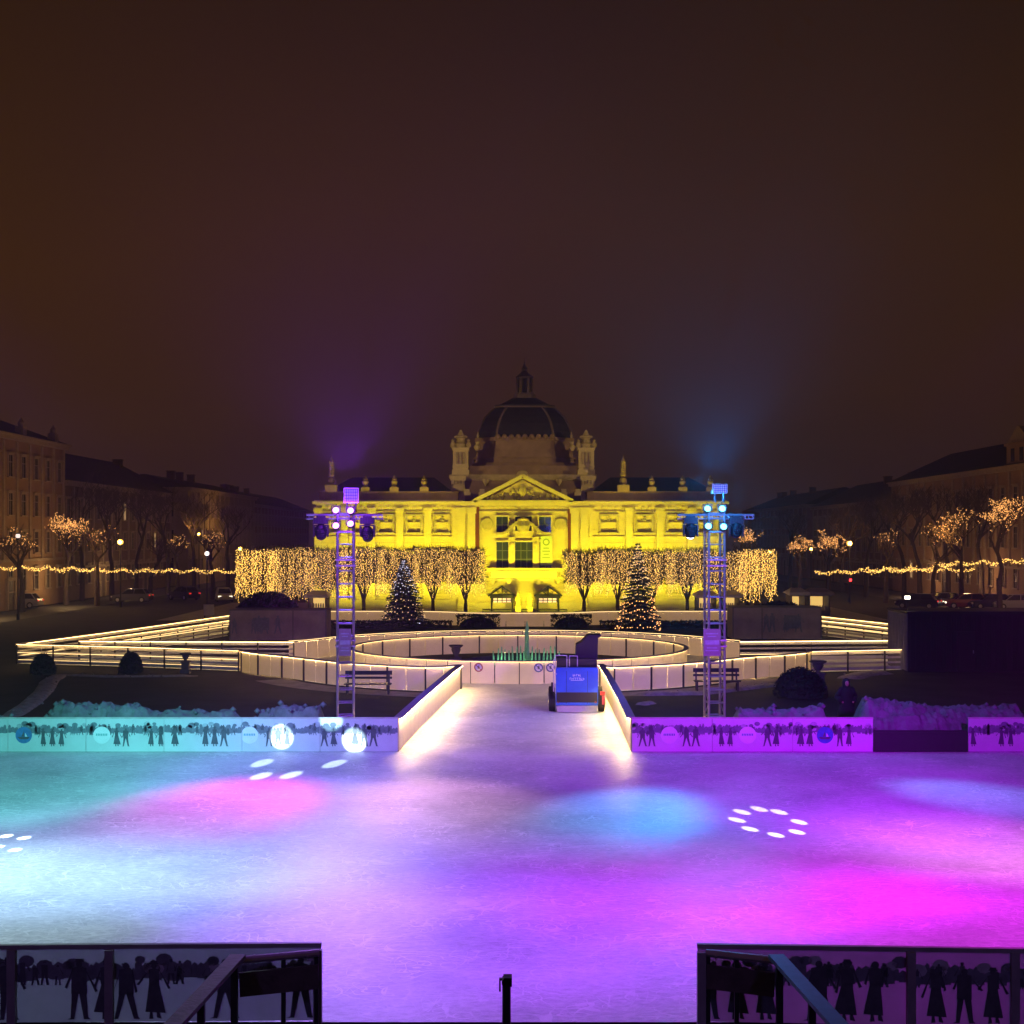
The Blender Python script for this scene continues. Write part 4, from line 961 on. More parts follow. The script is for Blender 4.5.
def plane_tree(x, y, w, dep, z0, z1, seed, label, dens=1.0, mats=('bulb', 'bulbhot'), sparse=.25):
    rr = random.Random(seed); t = thing('pollarded_plane_tree', label, 'tree', (x, y, 0), 0, 'pollarded plane trees hung with lights in front of the pavilion')
    tk = MB(); tk.tube((0, 0, -.05), (0, 0, 1.5), .19, .14, 9); c = MB()
    heads = []
    for k in range(6):
        a = 2 * PI * k / 6 + rr.uniform(-.4, .4); e_ = Vector((math.cos(a) * w * .33, math.sin(a) * dep * .3, z0 + (z1 - z0) * rr.uniform(.3, .55)))
        m_ = Vector((e_.x * .45, e_.y * .45, 1.5 + (e_.z - 1.5) * .55)); tk.tube((0, 0, 1.45), m_, .085, .06, 7); tk.tube(m_, e_, .06, .045, 6); heads += [m_, e_]
        f_ = Vector((e_.x * rr.uniform(.9, 1.35), e_.y * 1.2, z1 * .9)); tk.tube(e_, f_, .045, .025, 5); heads.append(f_)
    for k in range(520):
        h_ = rr.choice(heads); q = Vector((rr.uniform(-w / 2, w / 2), rr.uniform(-dep / 2, dep / 2), rr.uniform(z0 + .4, z1)))
        m_ = (h_ + q) / 2 + Vector((0, 0, .15)); c.tube(h_, m_, .028, .026, 3, cap=False); c.tube(m_, q, .026, .018, 3, cap=False)
        for j in range(2): c.tube(q, q + Vector((rr.gauss(0, .25), rr.gauss(0, .2), rr.uniform(-.1, .35))), .014, .007, 3, cap=False)
    for k in range(260):                               # clipped top and side fringe of fine shoots
        q = Vector((rr.uniform(-w / 2, w / 2), rr.uniform(-dep / 2, dep / 2), z1 - rr.uniform(0, .5))); c.tube(q, q + Vector((rr.gauss(0, .15), rr.gauss(0, .1), rr.uniform(.1, .45))), .016, .007, 3, cap=False)
    tk.build('trunk', 'bark', t); c.build('crown', 'twig', t)
    b = MB(); n = int(w * 9.5 * dens)
    for k in range(n):
        fx = -w / 2 + w * (k + rr.uniform(.2, .8)) / n; fy = rr.choice((-1, -1, -1, -1, 1)) * dep * rr.uniform(.38, .52); zt_ = z1 - rr.uniform(0, .35); zb = z0 + rr.uniform(-.7, .35) + (1.2 * rr.random() ** 2 if rr.random() < sparse * 2 else 0)
        b.tube((fx, fy, zb), (fx + rr.uniform(-.08, .08), fy, zt_), .006, n=3, cap=False, mi=2)
        z = zt_; hot = rr.random()
        while z > zb:
            if rr.random() < .85: b.octa((fx + rr.gauss(0, .05), fy + rr.gauss(0, .05), z), rr.uniform(.024, .044), 1 if (rr.random() < .16 + .2 * (hot > .8)) else 0)
            z -= rr.uniform(.09, .17)
    b.build('light_curtain', [*mats, 'twig'], t)
    return t
HD = 121.0
def hx(px): return (px - CX) * HD / F
zt1 = CAMH - (548.5 - HY) * HD / F; zb1 = CAMH - (595 - HY) * HD / F
lefts = [242, 276, 310, 345, 381, 416, 449, 482]; names_l = ('first', 'second', 'third', 'fourth', 'fifth', 'sixth', 'seventh')
for k in range(7):
    x0, x1 = hx(lefts[k]), hx(lefts[k + 1]); end = k < 1
    plane_tree((x0 + x1) / 2, HD + (k % 2) * .5, x1 - x0 + .6, 2.6, zb1 + (.0 if k < 3 else .5), zt1 + (.1 if k % 2 else -.05), 100 + k,
               '%s clipped plane tree from the left end of the left light-hung row' % names_l[k], dens=1.9 if k < 1 else (1.5 if k < 3 else 1.55), mats=('bulbhot', 'bulbhot') if k < 1 else ('bulb', 'bulbhot'))
rights = [567, 601, 635, 670, 706, 741, 772]; 
for k in range(6):
    x0, x1 = hx(rights[k]), hx(rights[k + 1])
    plane_tree((x0 + x1) / 2, HD + (k % 2) * .5, x1 - x0 + .6, 2.6, zb1 + (.5 if k < 4 else 0), zt1 - .15 + (.1 if k % 2 else -.05), 200 + k,
               '%s clipped plane tree from the left end of the right light-hung row' % names_l[k], dens=1.9 if k == 5 else (1.5 if k == 4 else 1.55), mats=('bulbhot', 'bulbhot') if k == 5 else ('bulb', 'bulbhot'))
# bright vertical curtains at the inner ends of both rows
# conifers
def conifer(x, y, H, R, seed, label, lower, upper, nl):
    rr = random.Random(seed); t = thing('christmas_tree', label, 'tree', (x, y, 0), 0, 'christmas trees behind the fountain')
    tk = MB(); tk.tube((0, 0, -.05), (0, 0, H * .97), .13, .015, 8); tk.build('trunk', 'bark', t)
    nd, lights = MB(), MB(); whorls = 27
    for w in range(whorls):
        f_ = w / (whorls - 1); z = .25 + (H - .35) * f_ ** .92; rad = R * (1 - f_) ** .85 * rr.uniform(.86, 1.08) + .06; nb = max(5, int(15 * (1 - f_ * .6)))
        for k in range(nb):
            a = 2 * PI * (k + rr.random()) / nb; ln = rad * rr.uniform(.72, 1.08); d = Vector((math.cos(a), math.sin(a), 0)); sd = Vector((-d.y, d.x, 0))
            steps = max(3, int(ln / .14))
            for j in range(steps):
                s_ = (j + .6) / steps; p = d * ln * s_ + Vector((0, 0, z - .30 * ln * s_ ** 1.5 + .10 * s_ ** 3 * ln))
                wd = .44 * (1 - .55 * s_) * min(1, ln + .2)
                for q in (-1, 1):
                    tip = p + sd * q * wd * rr.uniform(.7, 1.3) + d * .16 + Vector((0, 0, rr.uniform(-.16, .03)))
                    w2 = d * .085; nd.face([p - w2, tip - w2 * .3, tip + w2 * .3 + Vector((0, 0, .03)), p + w2])
                nd.face([p, p + d * .10 + sd * .03, p + Vector((rr.gauss(0, .04), rr.gauss(0, .04), -.14)), p - d * .05])
    nd.build('foliage', 'needle', t)
    turns = 11; n = nl
    for k in range(n):
        f_ = k / n; a = 2 * PI * turns * f_ + rr.uniform(-.05, .05); z = .3 + (H - .5) * f_; rad = (R * (1 - f_) ** .85 + .04) * rr.uniform(.86, 1.03)
        sag = .06 * math.sin(a * 7)
        lights.octa((rad * math.cos(a), rad * math.sin(a), z - .22 * rad + sag + rr.gauss(0, .09)), rr.uniform(.034, .055), 0 if f_ < lower else 1)
    lights.build('light_string', upper, t)
    return t
X, Y, Z = P(404, 628, 109); conifer(X, Y, 5.4, 1.95, 5, 'dark bluish christmas tree with sparse white lights left of the fountain', .45, ('bulbdim', 'bulbwhite'), 300)
X, Y, Z = P(638, 631, 105); conifer(X, Y, 6.6, 1.75, 6, 'taller christmas tree with orange lights at its foot right of the fountain', .38, ('bulborange', 'bulbdim'), 440)
b = MB(); X, Y, Z = P(419, 625, 108); b.ball((X, Y, .35), .16, 8, 5); b.tube((X, Y, 0), (X, Y, .3), .04); tag(b.build('ground_lamp', 'lenswhite'), 'small white ground lamp at the foot of the left christmas tree', 'lamp')

# hedges, bushes
def bush(x, y, rx, ry, h, label, seed, n=900, leaf=.09, name='clipped_bush', mt='leafdark', group=None, cat='bush', boxy=0):
    rr = random.Random(seed); b = MB()
    core = [(math.sin(PI * .5 * (1 - j / 6)) * .86 + .01, h * .88 * math.sin(PI * .5 * j / 6)) for j in range(7)]
    b.loft([[(x_ * rx * math.cos(2 * PI * k / 14), x_ * ry * math.sin(2 * PI * k / 14), z) for k in range(14)] for x_, z in core])
    for k in range(n):
        a = rr.uniform(0, 2 * PI); u = rr.random() ** .7; c = math.sqrt(max(0, 1 - u * u)) if not boxy else (1 if u < .9 else rr.random())
        p = Vector((rx * c * math.cos(a), ry * c * math.sin(a), h * u)) * rr.uniform(.9, 1.05)
        if boxy: p = Vector((rr.uniform(-rx, rx), rr.choice((-ry, ry)) * rr.uniform(.8, 1.05), rr.uniform(.03, h))) if rr.random() < .6 else Vector((rr.uniform(-rx, rx), rr.uniform(-ry, ry), h * rr.uniform(.9, 1.08)))
        d1 = Vector((rr.gauss(0, 1), rr.gauss(0, 1), rr.gauss(0, 1))).normalized() * leaf; d2 = d1.orthogonal().normalized() * leaf * .5
        b.face([p - d1, p + d2, p + d1, p - d2])
    o = b.build(name, mt, off=(0, 0, 0)); o.location = (x, y, 0); return tag(o, label, cat, group)
bush(*G(43, 674), .62, .6, 1.0, 'small round clipped bush on the left lawn by the curving snow edge', 1)
bush(*G(131, 673), .60, .6, 1.05, 'small domed clipped bush before the left slatted barrier, beside the dark urn', 2)
bush(*G(800, 697), 1.15, .9, 1.25, 'dark shaggy bush at the foot of the right stone urn', 3, 1400)
def hedge(x0, x1, y, h, label, seed, dep=1.2):
    bush((x0 + x1) / 2, y, (x1 - x0) / 2, dep / 2, h, label, seed, int((x1 - x0) * 150), .12, 'low_hedge', 'leafdark', 'low hedges before the pavilion track', 'hedge', 1)
def lxp(px, d): return (px - CX) * d / F
hedge(lxp(326, 107), lxp(452, 107), 107, .55, 'low dark hedge behind the left christmas tree', 11)
hedge(lxp(600, 107), lxp(734, 107), 107, .55, 'low dark hedge behind the right christmas tree', 12)
hedge(lxp(456, 108), lxp(500, 108), 108.2, .95, 'short dark hedge left of the bowed middle bay', 13)
hedge(lxp(551, 108), lxp(592, 108), 108.2, .95, 'short dark hedge right of the bowed middle bay', 14)
bush(lxp(268, 99), 99, 2.7, 1.3, 3.0, 'broad dark shrub rising behind the left wrapped hoarding', 15, 3200, .16, 'shrub')
bush(lxp(778, 100), 100, 3.2, 1.3, 2.3, 'broad dark shrub rising behind the right wrapped hoarding', 16, 2600, .16, 'shrub')
# ------------------------------------------------------------------ fountain and garden ornaments
ft = thing('fountain', 'fountain with tall green lit jet and row of small jets in the ring centre', 'fountain', (lxp(527, 75), 75.0, 0))
b = MB(); b.lathe([(3.6, -.02), (3.6, .38), (3.35, .42), (3.3, .15), (.01, .15)], 40); b.build('basin', 'stone', ft)
b = MB(); b.lathe([(3.28, .16), (3.28, .20)], 40); b.build('water', 'water', ft)
rr = random.Random(21)
b = MB(); H = CAMH - (621 - HY) * 75 / F
b.loft([[(r * (1 + .25 * rr.uniform(-1, 1)) * math.cos(2 * PI * k / 9), r * (1 + .25 * rr.uniform(-1, 1)) * math.sin(2 * PI * k / 9), z) for k in range(9)] for r, z in ((.30, .2), (.17, .5), (.13, .9), (.11, 1.4), (.12, 1.8), (.09, 2.1), (.06, H - .2), (.02, H))])
b.build('tall_jet', 'jet', ft)
for k in range(18):
    x = -1.75 + 3.4 * k / 17
    if abs(x) < .15: continue
    b = MB(); h = rr.uniform(.75, 1.15); b.tube((x, -1.2 + rr.uniform(-.3, .3), .2), (x + rr.uniform(-.05, .05), -1.2, .2 + h), .075, .03, 6); b.build('small_jet', 'jet', ft)
for x in (-1.6, -.8, .0, .8, 1.6):
    b = MB(); b.lathe([(.10, .19), (.10, .24)], 8, (x, -1.55, 0)); b.build('underwater_lamp', 'green', ft)
for x in (-1.4, 0, 1.4): point('fountain_glow', (lxp(527, 75) + x, 73.3, .5), (.25, 1, .42), 16, .1)
def urn(px, ptop, d, label, k=1.0):
    X, Y, Z = P(px, ptop, d); t = thing('stone_urn', label, 'urn', (X, Y, 0), 0, 'dark stone urns on pedestals'); h = Z
    b = MB(); b.box((0, 0, .08), (.62 * k, .62 * k, .2)); b.box((0, 0, h * .30), (.44 * k, .44 * k, h * .5)); b.box((0, 0, h * .56), (.56 * k, .56 * k, .08)); b.build('pedestal', 'stone', t)
    b = MB(); z = h * .58; b.lathe([(.17 * k, z), (.09 * k, z + .08), (.16 * k, z + h * .14), (.24 * k, z + h * .26), (.22 * k, z + h * .32), (.36 * k, h - .05), (.37 * k, h), (.28 * k, h - .02), (.02, h - .06)], 14); b.build('bowl', 'stone', t, smooth=True)
urn(456, 645, 71, 'dark stone urn standing inside the ring, left of the fountain jets')
urn(818, 661, 64.5, 'dark stone urn on a pedestal beside the shaggy right bush', 1.1)
urn(185.5, 653, 72, 'small dark stone urn before the left slatted barrier', .8)

def bench(px, py, label):
    x, y = G(px, py); t = thing('park_bench', label, 'bench', (x, y, 0), 0, 'park benches before the ring barrier')
    b = MB(); 
    for k in range(3): b.box((0, -.22 + .17 * k, .46), (2.1, .14, .05))
    b.build('seat', 'blackplastic', t)
    b = MB(); b.box((0, .30, .92), (2.1, .05, .18)); b.box((0, .27, .70), (2.1, .05, .10)); b.build('backrest', 'blackplastic', t)
    for q in (-.92, .92):
        b = MB(); b.box((q, -.20, .22), (.07, .07, .44)); b.beam((q, .18, 0), (q, .30, 1.0), .07, .07); b.box((q, 0, .40), (.07, .5, .06)); b.build('leg', 'blackmetal', t)
bench(368, 694, 'dark slatted bench behind the left truss tower'); bench(717, 691, 'dark slatted bench behind the right truss tower')

# ------------------------------------------------------------------ ice resurfacing machine, seen from behind
zx, zy = G(577, 713); t = thing('ice_resurfacer', 'blue ice resurfacing machine parked on the lit corridor', 'ice machine', (zx, zy, 0), -.02)
b = MB(); b.box((0, 1.6, .62), (1.62, 3.2, .40)); b.box((0, 2.6, .95), (1.5, 1.4, .4)); b.build('chassis', 'blackmetal', t)
b = MB(); i0 = 0
prof2 = [(-.82, .30), (.82, .30), (.84, .36), (.84, 1.72), (.80, 1.80), (-.80, 1.80), (-.84, 1.72), (-.84, .36)]
b.prism_xz(prof2, .02, 1.15); body = b.build('body', 'bluepaint', t)
b = MB()                                              # two short rows of white strokes like the lettering on its back
rr = random.Random(2)
for row, (z, n, w) in enumerate(((1.50, 5, .062), (1.36, 8, .066))):
    for k in range(n):
        x = (k - (n - 1) / 2) * w * 1.12; 
        b.box((x - w * .3, .012, z + .0), (.016, .012, .085)); b.box((x, .0118, z + rr.choice((-.035, 0, .035))), (w * .55, .012, .018)); 
        if rr.random() < .6: b.box((x + w * .28, .0122, z - .012), (.016, .012, .06))
b.box((.0, .012, 1.295), (.50, .012, .014)); b.build('lettering', 'inkwhite', body)
b = MB()
for x_ in (-.42, .42): b.box((x_, .016, 1.02), (.014, .014, 1.30))
b.box((0, .0165, .52), (1.6, .014, .016)); b.build('panel_seam', 'blackmetal', body)
for x_ in (-.74, .74):
    b = MB(); b.lathe([(.05, 0), (.045, .02)], 12); o = b.build('reflector', 'signred', body); o.rotation_euler = (PI / 2, 0, 0); o.location = (x_, .02, .44)
b = MB(); b.box((0, .9, 1.98), (1.60, 1.5, .34)); b.box((0, .18, 1.86), (1.5, .06, .10)); b.build('tank_top', 'blackplastic', t)
b = MB()                                              # raised snow bin and driver's hood at the right
b.prism_xz([(-.05, 2.10), (.84, 2.10), (.86, 2.95), (.98, 2.99), (.98, 3.06), (.45, 3.06), (.20, 2.78), (-.02, 2.66)], .55, 1.6); b.build('snow_bin', 'blackplastic', t)
for x0, x1, z0, z1 in ((-.86, -.40, 1.80, 2.28), (-.30, .02, 1.84, 2.26)):
    b = MB(); b.path([(x0, .10, z0), (x0, .10, z1), (x1, .10, z1), (x1, .10, z0)], .022, 7); b.build('grab_rail', 'whiterail', t)
b = MB(); b.tube((-.93, .02, .85), (-.93, .02, 2.1), .022); b.tube((-.93, .02, 2.1), (-.85, .02, 2.2), .022); b.tube((-.93, .02, 1.55), (-.80, .02, 1.55), .022); b.build('hose_pipe', 'whiterail', t)
b = MB(); b.prism_xz([(-.78, .04), (.78, .04), (.82, .285), (-.82, .285)], -.10, .10); b.build('conditioner', 'alu', t)
b = MB(); b.box((.42, -.13, .07), (.40, .06, .06)); b.box((0, -.115, .27), (1.5, .03, .03)); b.build('blade_frame', 'whiterail', t)
for q in (-1, 1):
    for yy in (.55, 2.5):
        b = MB(); r = .40
        b.loft([[(q * (.86 + xx), yy + rad * math.cos(2 * PI * k / 20), .40 + rad * math.sin(2 * PI * k / 20)) for k in range(20)] for xx, rad in ((0, .30), (.02, r), (.24, r), (.26, .30))]); w = b.build('wheel', 'rubber', t)
        b = MB(); b.loft([[(q * (1.115 + xx), yy + rad * math.cos(2 * PI * k / 14), .40 + rad * math.sin(2 * PI * k / 14)) for k in range(14)] for xx, rad in ((0, .2), (.03, .17))]); b.build('rim', 'alu', w)
b = MB(); b.box((1.02, .06, .78), (.18, .05, .13)); b.build('tail_lamp', 'taillamp', t)
b = MB(); b.box((1.05, .12, .50), (.10, .04, .35)); b.build('mud_flap', 'signred', t)
b = MB(); b.tube((-.90, .1, .7), (-.98, .1, 1.05), .05); b.box((-.98, .1, 1.1), (.1, .14, .2)); b.build('water_hose', 'rubber', t)

# ------------------------------------------------------------------ person in a hooded coat behind the right board
px_, py_ = (846.5 - CX) * 51 / F, 51.0
t = thing('person', 'person in a long black hooded coat standing on the snow behind the purple board', 'person', (px_, py_, 0), PI * .04)
me = bpy.data.meshes.new('body')
J = {'pel': (0, 0, .95), 'belly': (0, 0, 1.12), 'chest': (0, .01, 1.34), 'neck': (0, .01, 1.52), 'chin': (0, -.03, 1.60), 'head': (0, -.02, 1.70), 'top': (0, 0, 1.79),
     'ls': (-.19, 0, 1.44), 'le': (-.33, .04, 1.18), 'lw': (-.22, -.13, 1.02), 'lh': (-.17, -.15, .97), 'rs': (.19, 0, 1.44), 're': (.33, .04, 1.18), 'rw': (.22, -.13, 1.02), 'rh': (.17, -.15, .97),
     'lhip': (-.10, 0, .90), 'lk': (-.12, -.03, .50), 'la': (-.13, .03, .09), 'lt': (-.14, -.13, .045), 'rhip': (.10, 0, .90), 'rk': (.12, -.02, .50), 'ra': (.14, .03, .09), 'rt': (.16, -.13, .045)}
R_ = {'pel': .15, 'belly': .14, 'chest': .155, 'neck': .055, 'chin': .07, 'head': .095, 'top': .05, 'ls': .075, 'le': .05, 'lw': .035, 'lh': .042, 'rs': .075, 're': .05, 'rw': .035, 'rh': .042, 'lhip': .10, 'lk': .062, 'la': .045, 'lt': .04, 'rhip': .10, 'rk': .062, 'ra': .045, 'rt': .04}
E_ = [('pel', 'belly'), ('belly', 'chest'), ('chest', 'neck'), ('neck', 'chin'), ('chin', 'head'), ('head', 'top'), ('chest', 'ls'), ('ls', 'le'), ('le', 'lw'), ('lw', 'lh'), ('chest', 'rs'), ('rs', 're'), ('re', 'rw'), ('rw', 'rh'), ('pel', 'lhip'), ('lhip', 'lk'), ('lk', 'la'), ('la', 'lt'), ('pel', 'rhip'), ('rhip', 'rk'), ('rk', 'ra'), ('ra', 'rt')]
K = list(J); me.from_pydata([J[k] for k in K], [(K.index(a), K.index(b_)) for a, b_ in E_], [])
bo = bpy.data.objects.new('body', me); COL.objects.link(bo); bo.parent = t
sm = bo.modifiers.new('skin', 'SKIN'); 
for k, v in zip(K, me.skin_vertices[0].data): v.radius = (R_[k], R_[k]); v.use_root = (k == 'pel')
bo.modifiers.new('sub', 'SUBSURF').levels = 1; bo.modifiers['sub'].render_levels = 2; me.materials.append(M['skin'])
def ell(cx, cy, z, rx, ry, n=16): return [(cx + rx * math.cos(2 * PI * k / n), cy + ry * math.sin(2 * PI * k / n), z) for k in range(n)]
b = MB(); b.loft([ell(0, 0, .42, .36, .27), ell(0, 0, .70, .31, .23), ell(0, 0, 1.05, .25, .19), ell(0, 0, 1.30, .26, .19), ell(0, 0, 1.45, .24, .16), ell(0, .01, 1.53, .12, .11)])
for q in (-1, 1):
    pts = [Vector((q * .20, 0, 1.45)), Vector((q * .35, .04, 1.18)), Vector((q * .23, -.15, 1.01))]
    b.ball(pts[0], .105, 10, 6); b.tube(pts[0], pts[1], .105, .09, 10); b.ball(pts[1], .09, 10, 6); b.tube(pts[1], pts[2], .09, .075, 10)
b.build('coat', 'coat', t, smooth=True)
b = MB(); b.loft([ell(0, .03, 1.50, .14, .13), ell(0, .05, 1.60, .145, .12), ell(0, .055, 1.72, .145, .12), ell(0, .045, 1.82, .11, .105), ell(0, .03, 1.86, .03, .03)]); b.build('hood', 'coat', t, smooth=True)
b = MB()
for q in (-1, 1): b.ball((q * .036, -.112, 1.70), .012, 6, 4)
b.build('eye', 'ink', t)
b = MB(); b.loft([[(-.012, -.108, 1.70), (.012, -.108, 1.70), (0, -.10, 1.705)], [(-.02, -.11, 1.655), (.02, -.11, 1.655), (0, -.145, 1.66)]]); b.build('nose', 'skin', t)
b = MB(); b.box((0, -.108, 1.618), (.05, .014, .014)); b.build('mouth', 'signred', t)
for q in (-1, 1):
    b = MB(); b.loft([ell(q * .13, .02, .30, .075, .08, 10), ell(q * .125, 0, .55, .085, .09, 10)]); b.loft([ell(q * .135, -.04, .0, .065, .15, 10), ell(q * .135, -.02, .10, .06, .12, 10), ell(q * .132, .02, .32, .07, .075, 10)]); b.build('boot', 'rubber', t, smooth=True)

# ------------------------------------------------------------------ snow
def snow_bank(name, pts, wid, hgt, label, seed, mt='snow', kind='stuff'):
    rr = random.Random(seed); p = resample(pts, .11); nn = normals(p); b = MB(); n = 21; from mathutils import noise as mn
    ph = [rr.uniform(0, 6) for _ in range(5)]; rows = []
    for k, ((x, y), (a, c)) in enumerate(zip(p, nn)):
        f_ = k / (len(p) - 1); env = min(1, f_ * 9, (1 - f_) * 9); hh = hgt * env * (.78 + .08 * math.sin(k * .06 + ph[0]) + .04 * math.sin(k * .15 + ph[1])); row = []
        for j in range(n):
            u = -1 + 2 * j / (n - 1); q = wid / 2 * u * (1 + .05 * rr.uniform(-1, 1)); w3 = Vector((x * 1.9, (y + q) * 1.9, seed * 7.3)); z = hh * (1 - abs(u) ** 2.6) ** .9 * (1 + .16 * mn.noise(w3) + .20 * abs(mn.noise(w3 * 2.3)) + .05 * mn.noise(w3 * 4.7)); row.append((x + a * q, y + c * q, max(z, 0) - .06 if abs(u) < 1 else -.06))
        rows.append(row)
    for r0, r1 in zip(rows, rows[1:]):
        for j in range(n - 1): b.face([r0[j], r1[j], r1[j + 1], r0[j + 1]])
    for k in range(int(len(p) * (.9 if hgt > .5 else .25))):                 # loose clods along the foot and on the ridge
        i = rr.randrange(len(p)); (x, y), (a, c) = p[i], nn[i]; j = rr.randrange(1, n - 1); v0 = rows[i][j]; r = rr.uniform(.04, .13) * (1 if hgt > .5 else .5)
        b.octa((v0[0] + rr.gauss(0, .1), v0[1] + rr.gauss(0, .1), v0[2] + r * .2), r)
    o = b.build(name, mt, smooth=True); return tag(o, label, 'snow', None, kind)
sb = 46.9
snow_bank('snow_bank', [((30 - CX) * sb / F, sb), ((110 - CX) * sb / F, sb + .1), ((200 - CX) * sb / F, sb), ((260 - CX) * sb / F, sb)], 1.9, 1.6, 'ridge of shovelled snow behind the left printed board', 1)
snow_bank('snow_bank', [((-40 - CX) * 47 / F, 47), ((20 - CX) * 47 / F, 47.2)], 1.6, 1.2, 'low end of shovelled snow at the left edge', 7)
snow_bank('snow_bank', [((250 - CX) * 47.2 / F, 47.2), ((330 - CX) * 47.2 / F, 47.2)], 1.6, 1.5, 'small heap of shovelled snow left of the left tower', 2)
snow_bank('snow_bank', [((726 - CX) * sb / F, sb), ((780 - CX) * sb / F, sb + .2), ((836 - CX) * sb / F, sb)], 2.0, 1.45, 'heap of snow between the right tower and the hooded person', 3)
snow_bank('snow_bank', [((842 - CX) * 47.6 / F, 47.6), ((900 - CX) * 47.4 / F, 47.4), ((960 - CX) * 47.4 / F, 47.6), ((1040 - CX) * 47.5 / F, 47.5)], 3.1, 1.65, 'big purple lit snow pile behind the gap in the boards', 4)
snow_bank('snow_strip', [G(62, 673), G(50, 680), G(44, 690), G(30, 703), G(10, 716)], .9, .16, 'curving snowy edge across the left lawn', 5, 'dirtysnow')
snow_bank('snow_strip', [G(60, 674), G(110, 676), G(200, 675)], .7, .10, 'thin snowy line before the left domed bushes', 6, 'dirtysnow')
snow_bank('snow_strip', [G(625, 694), G(700, 693), G(760, 686), G(795, 683)], .9, .18, 'dirty snow edge along the right bench path', 8, 'dirtysnow')
snow_bank('snow_strip', [G(640, 704), G(652, 702)], .6, .14, 'small patch of dirty snow left of the right tower', 9, 'dirtysnow')
snow_bank('snow_strip', [G(848, 678), G(862, 674), G(886, 672)], 1.3, .25, 'lit dirty snow at the right end of the bowed barrier', 10, 'dirtysnow')
# ------------------------------------------------------------------ wrapped hoardings, container, kiosks
def hoarding(x0, xm, x1, ytop, ybot, label, d, sd):
    s = d / F; X0, X1, XM = lxp(x0, d), lxp(x1, d), lxp(xm, d); h = CAMH - (ytop - HY) * s
    t = thing('wrapped_hoarding', label, 'hoarding', ((X0 + X1) / 2, d, 0), 0, 'wrapped hoardings either side of the far lawn'); o = (X0 + X1) / 2; w = X1 - X0
    b = MB(); b.box((0, 1.3, h / 2), (w, 2.6, h)); b.build('body', 'box', t)
    b = MB(); b.box((0, 1.3, h + .03), (w + .12, 2.72, .06)); b.build('top_cover', 'greywall', t)
    b = MB(); rr = random.Random(sd); a0, a1 = (X0 - o, XM - o) if abs(XM - X0) > abs(X1 - XM) else (XM - o, X1 - o)
    u = a0 + .3
    while u < a1 - .3:
        s_ = h * rr.uniform(.5, .62)
        for g in figure(rr, rr.random() < .5): b.face([(u + x * s_, -.006, h * .22 + z * s_) for x, z in g])
        u += rr.choice((.35, .4, .9, 1.3))
    b.box(((a0 + a1) / 2, -.004, h * .55), ((a1 - a0) * .25, .006, h * .42)); b.build('print', 'ink2', t)
    b = MB()
    for q in (X0 - o, XM - o, X1 - o): b.box((q, -.03, h / 2), (.08, .05, h))
    b.build('edge_batten', 'greywall', t)
hoarding(230, 293, 326, 610.5, 640, 'long low wrapped hoarding with faded figures, end of the left diagonal track', 95, 1)
hoarding(733, 762, 821, 608, 639, 'long low wrapped hoarding with faded figures right of the taller christmas tree', 96, 2)

cd = 72.6; X0, X1 = lxp(908, cd), lxp(908, cd) + 13; h = CAMH - (613 - HY) * cd / F
t = thing('site_container', 'big dark site container with end face toned paler for light at the right edge', 'container', (X0, cd, 0))
xm = .0; CDP = 3.7
b = MB(); b.box((6.5, CDP / 2, h / 2), (13, CDP, h)); n = 48
for k in range(n): b.box((xm + .2 + (13 - xm - .4) * k / n, -.03, h / 2), (.13, .06, h - .3))
b.build('body', 'darkwall', t)
b = MB(); b.box((-.03, CDP / 2, h / 2), (.05, CDP - .1, h - .1))
for k in range(12): b.box((-.07, .2 + (CDP - .4) * k / 11, h / 2), (.05, .12, h - .24))
b.build('light_toned_end', 'greywall', t)  # light falling on this end put into a paler wall colour
b = MB(); b.box((6.5, CDP / 2, h + .04), (13.2, CDP + .1, .08)); b.build('roof', 'darkwall', t)
b = MB(); b.box((xm + 3.0, -.075, 1.05), (.95, .05, 2.1)); d = b.build('door', 'blackmetal', t)
b = MB(); b.box((xm + 3.35, -.13, 1.05), (.04, .06, .16)); b.build('handle', 'alu', d)
X, Y, Z = P(902, 598, cd + 1)
t = thing('work_lamp', 'small bright white work lamp on a pole above the dark container', 'lamp', (X + .45, Y + .6, h + .08))
b = MB(); b.tube((0, 0, 0), (0, 0, Z - h - .12), .03, n=8); b.build('pole', 'blackmetal', t)
b = MB(); b.box((0, .05, Z - h - .08), (.34, .10, .22)); b.build('housing', 'blackmetal', t)
b = MB(); b.box((0, -.015, Z - h - .08), (.28, .03, .17)); b.build('glass', 'coolglobe', t)

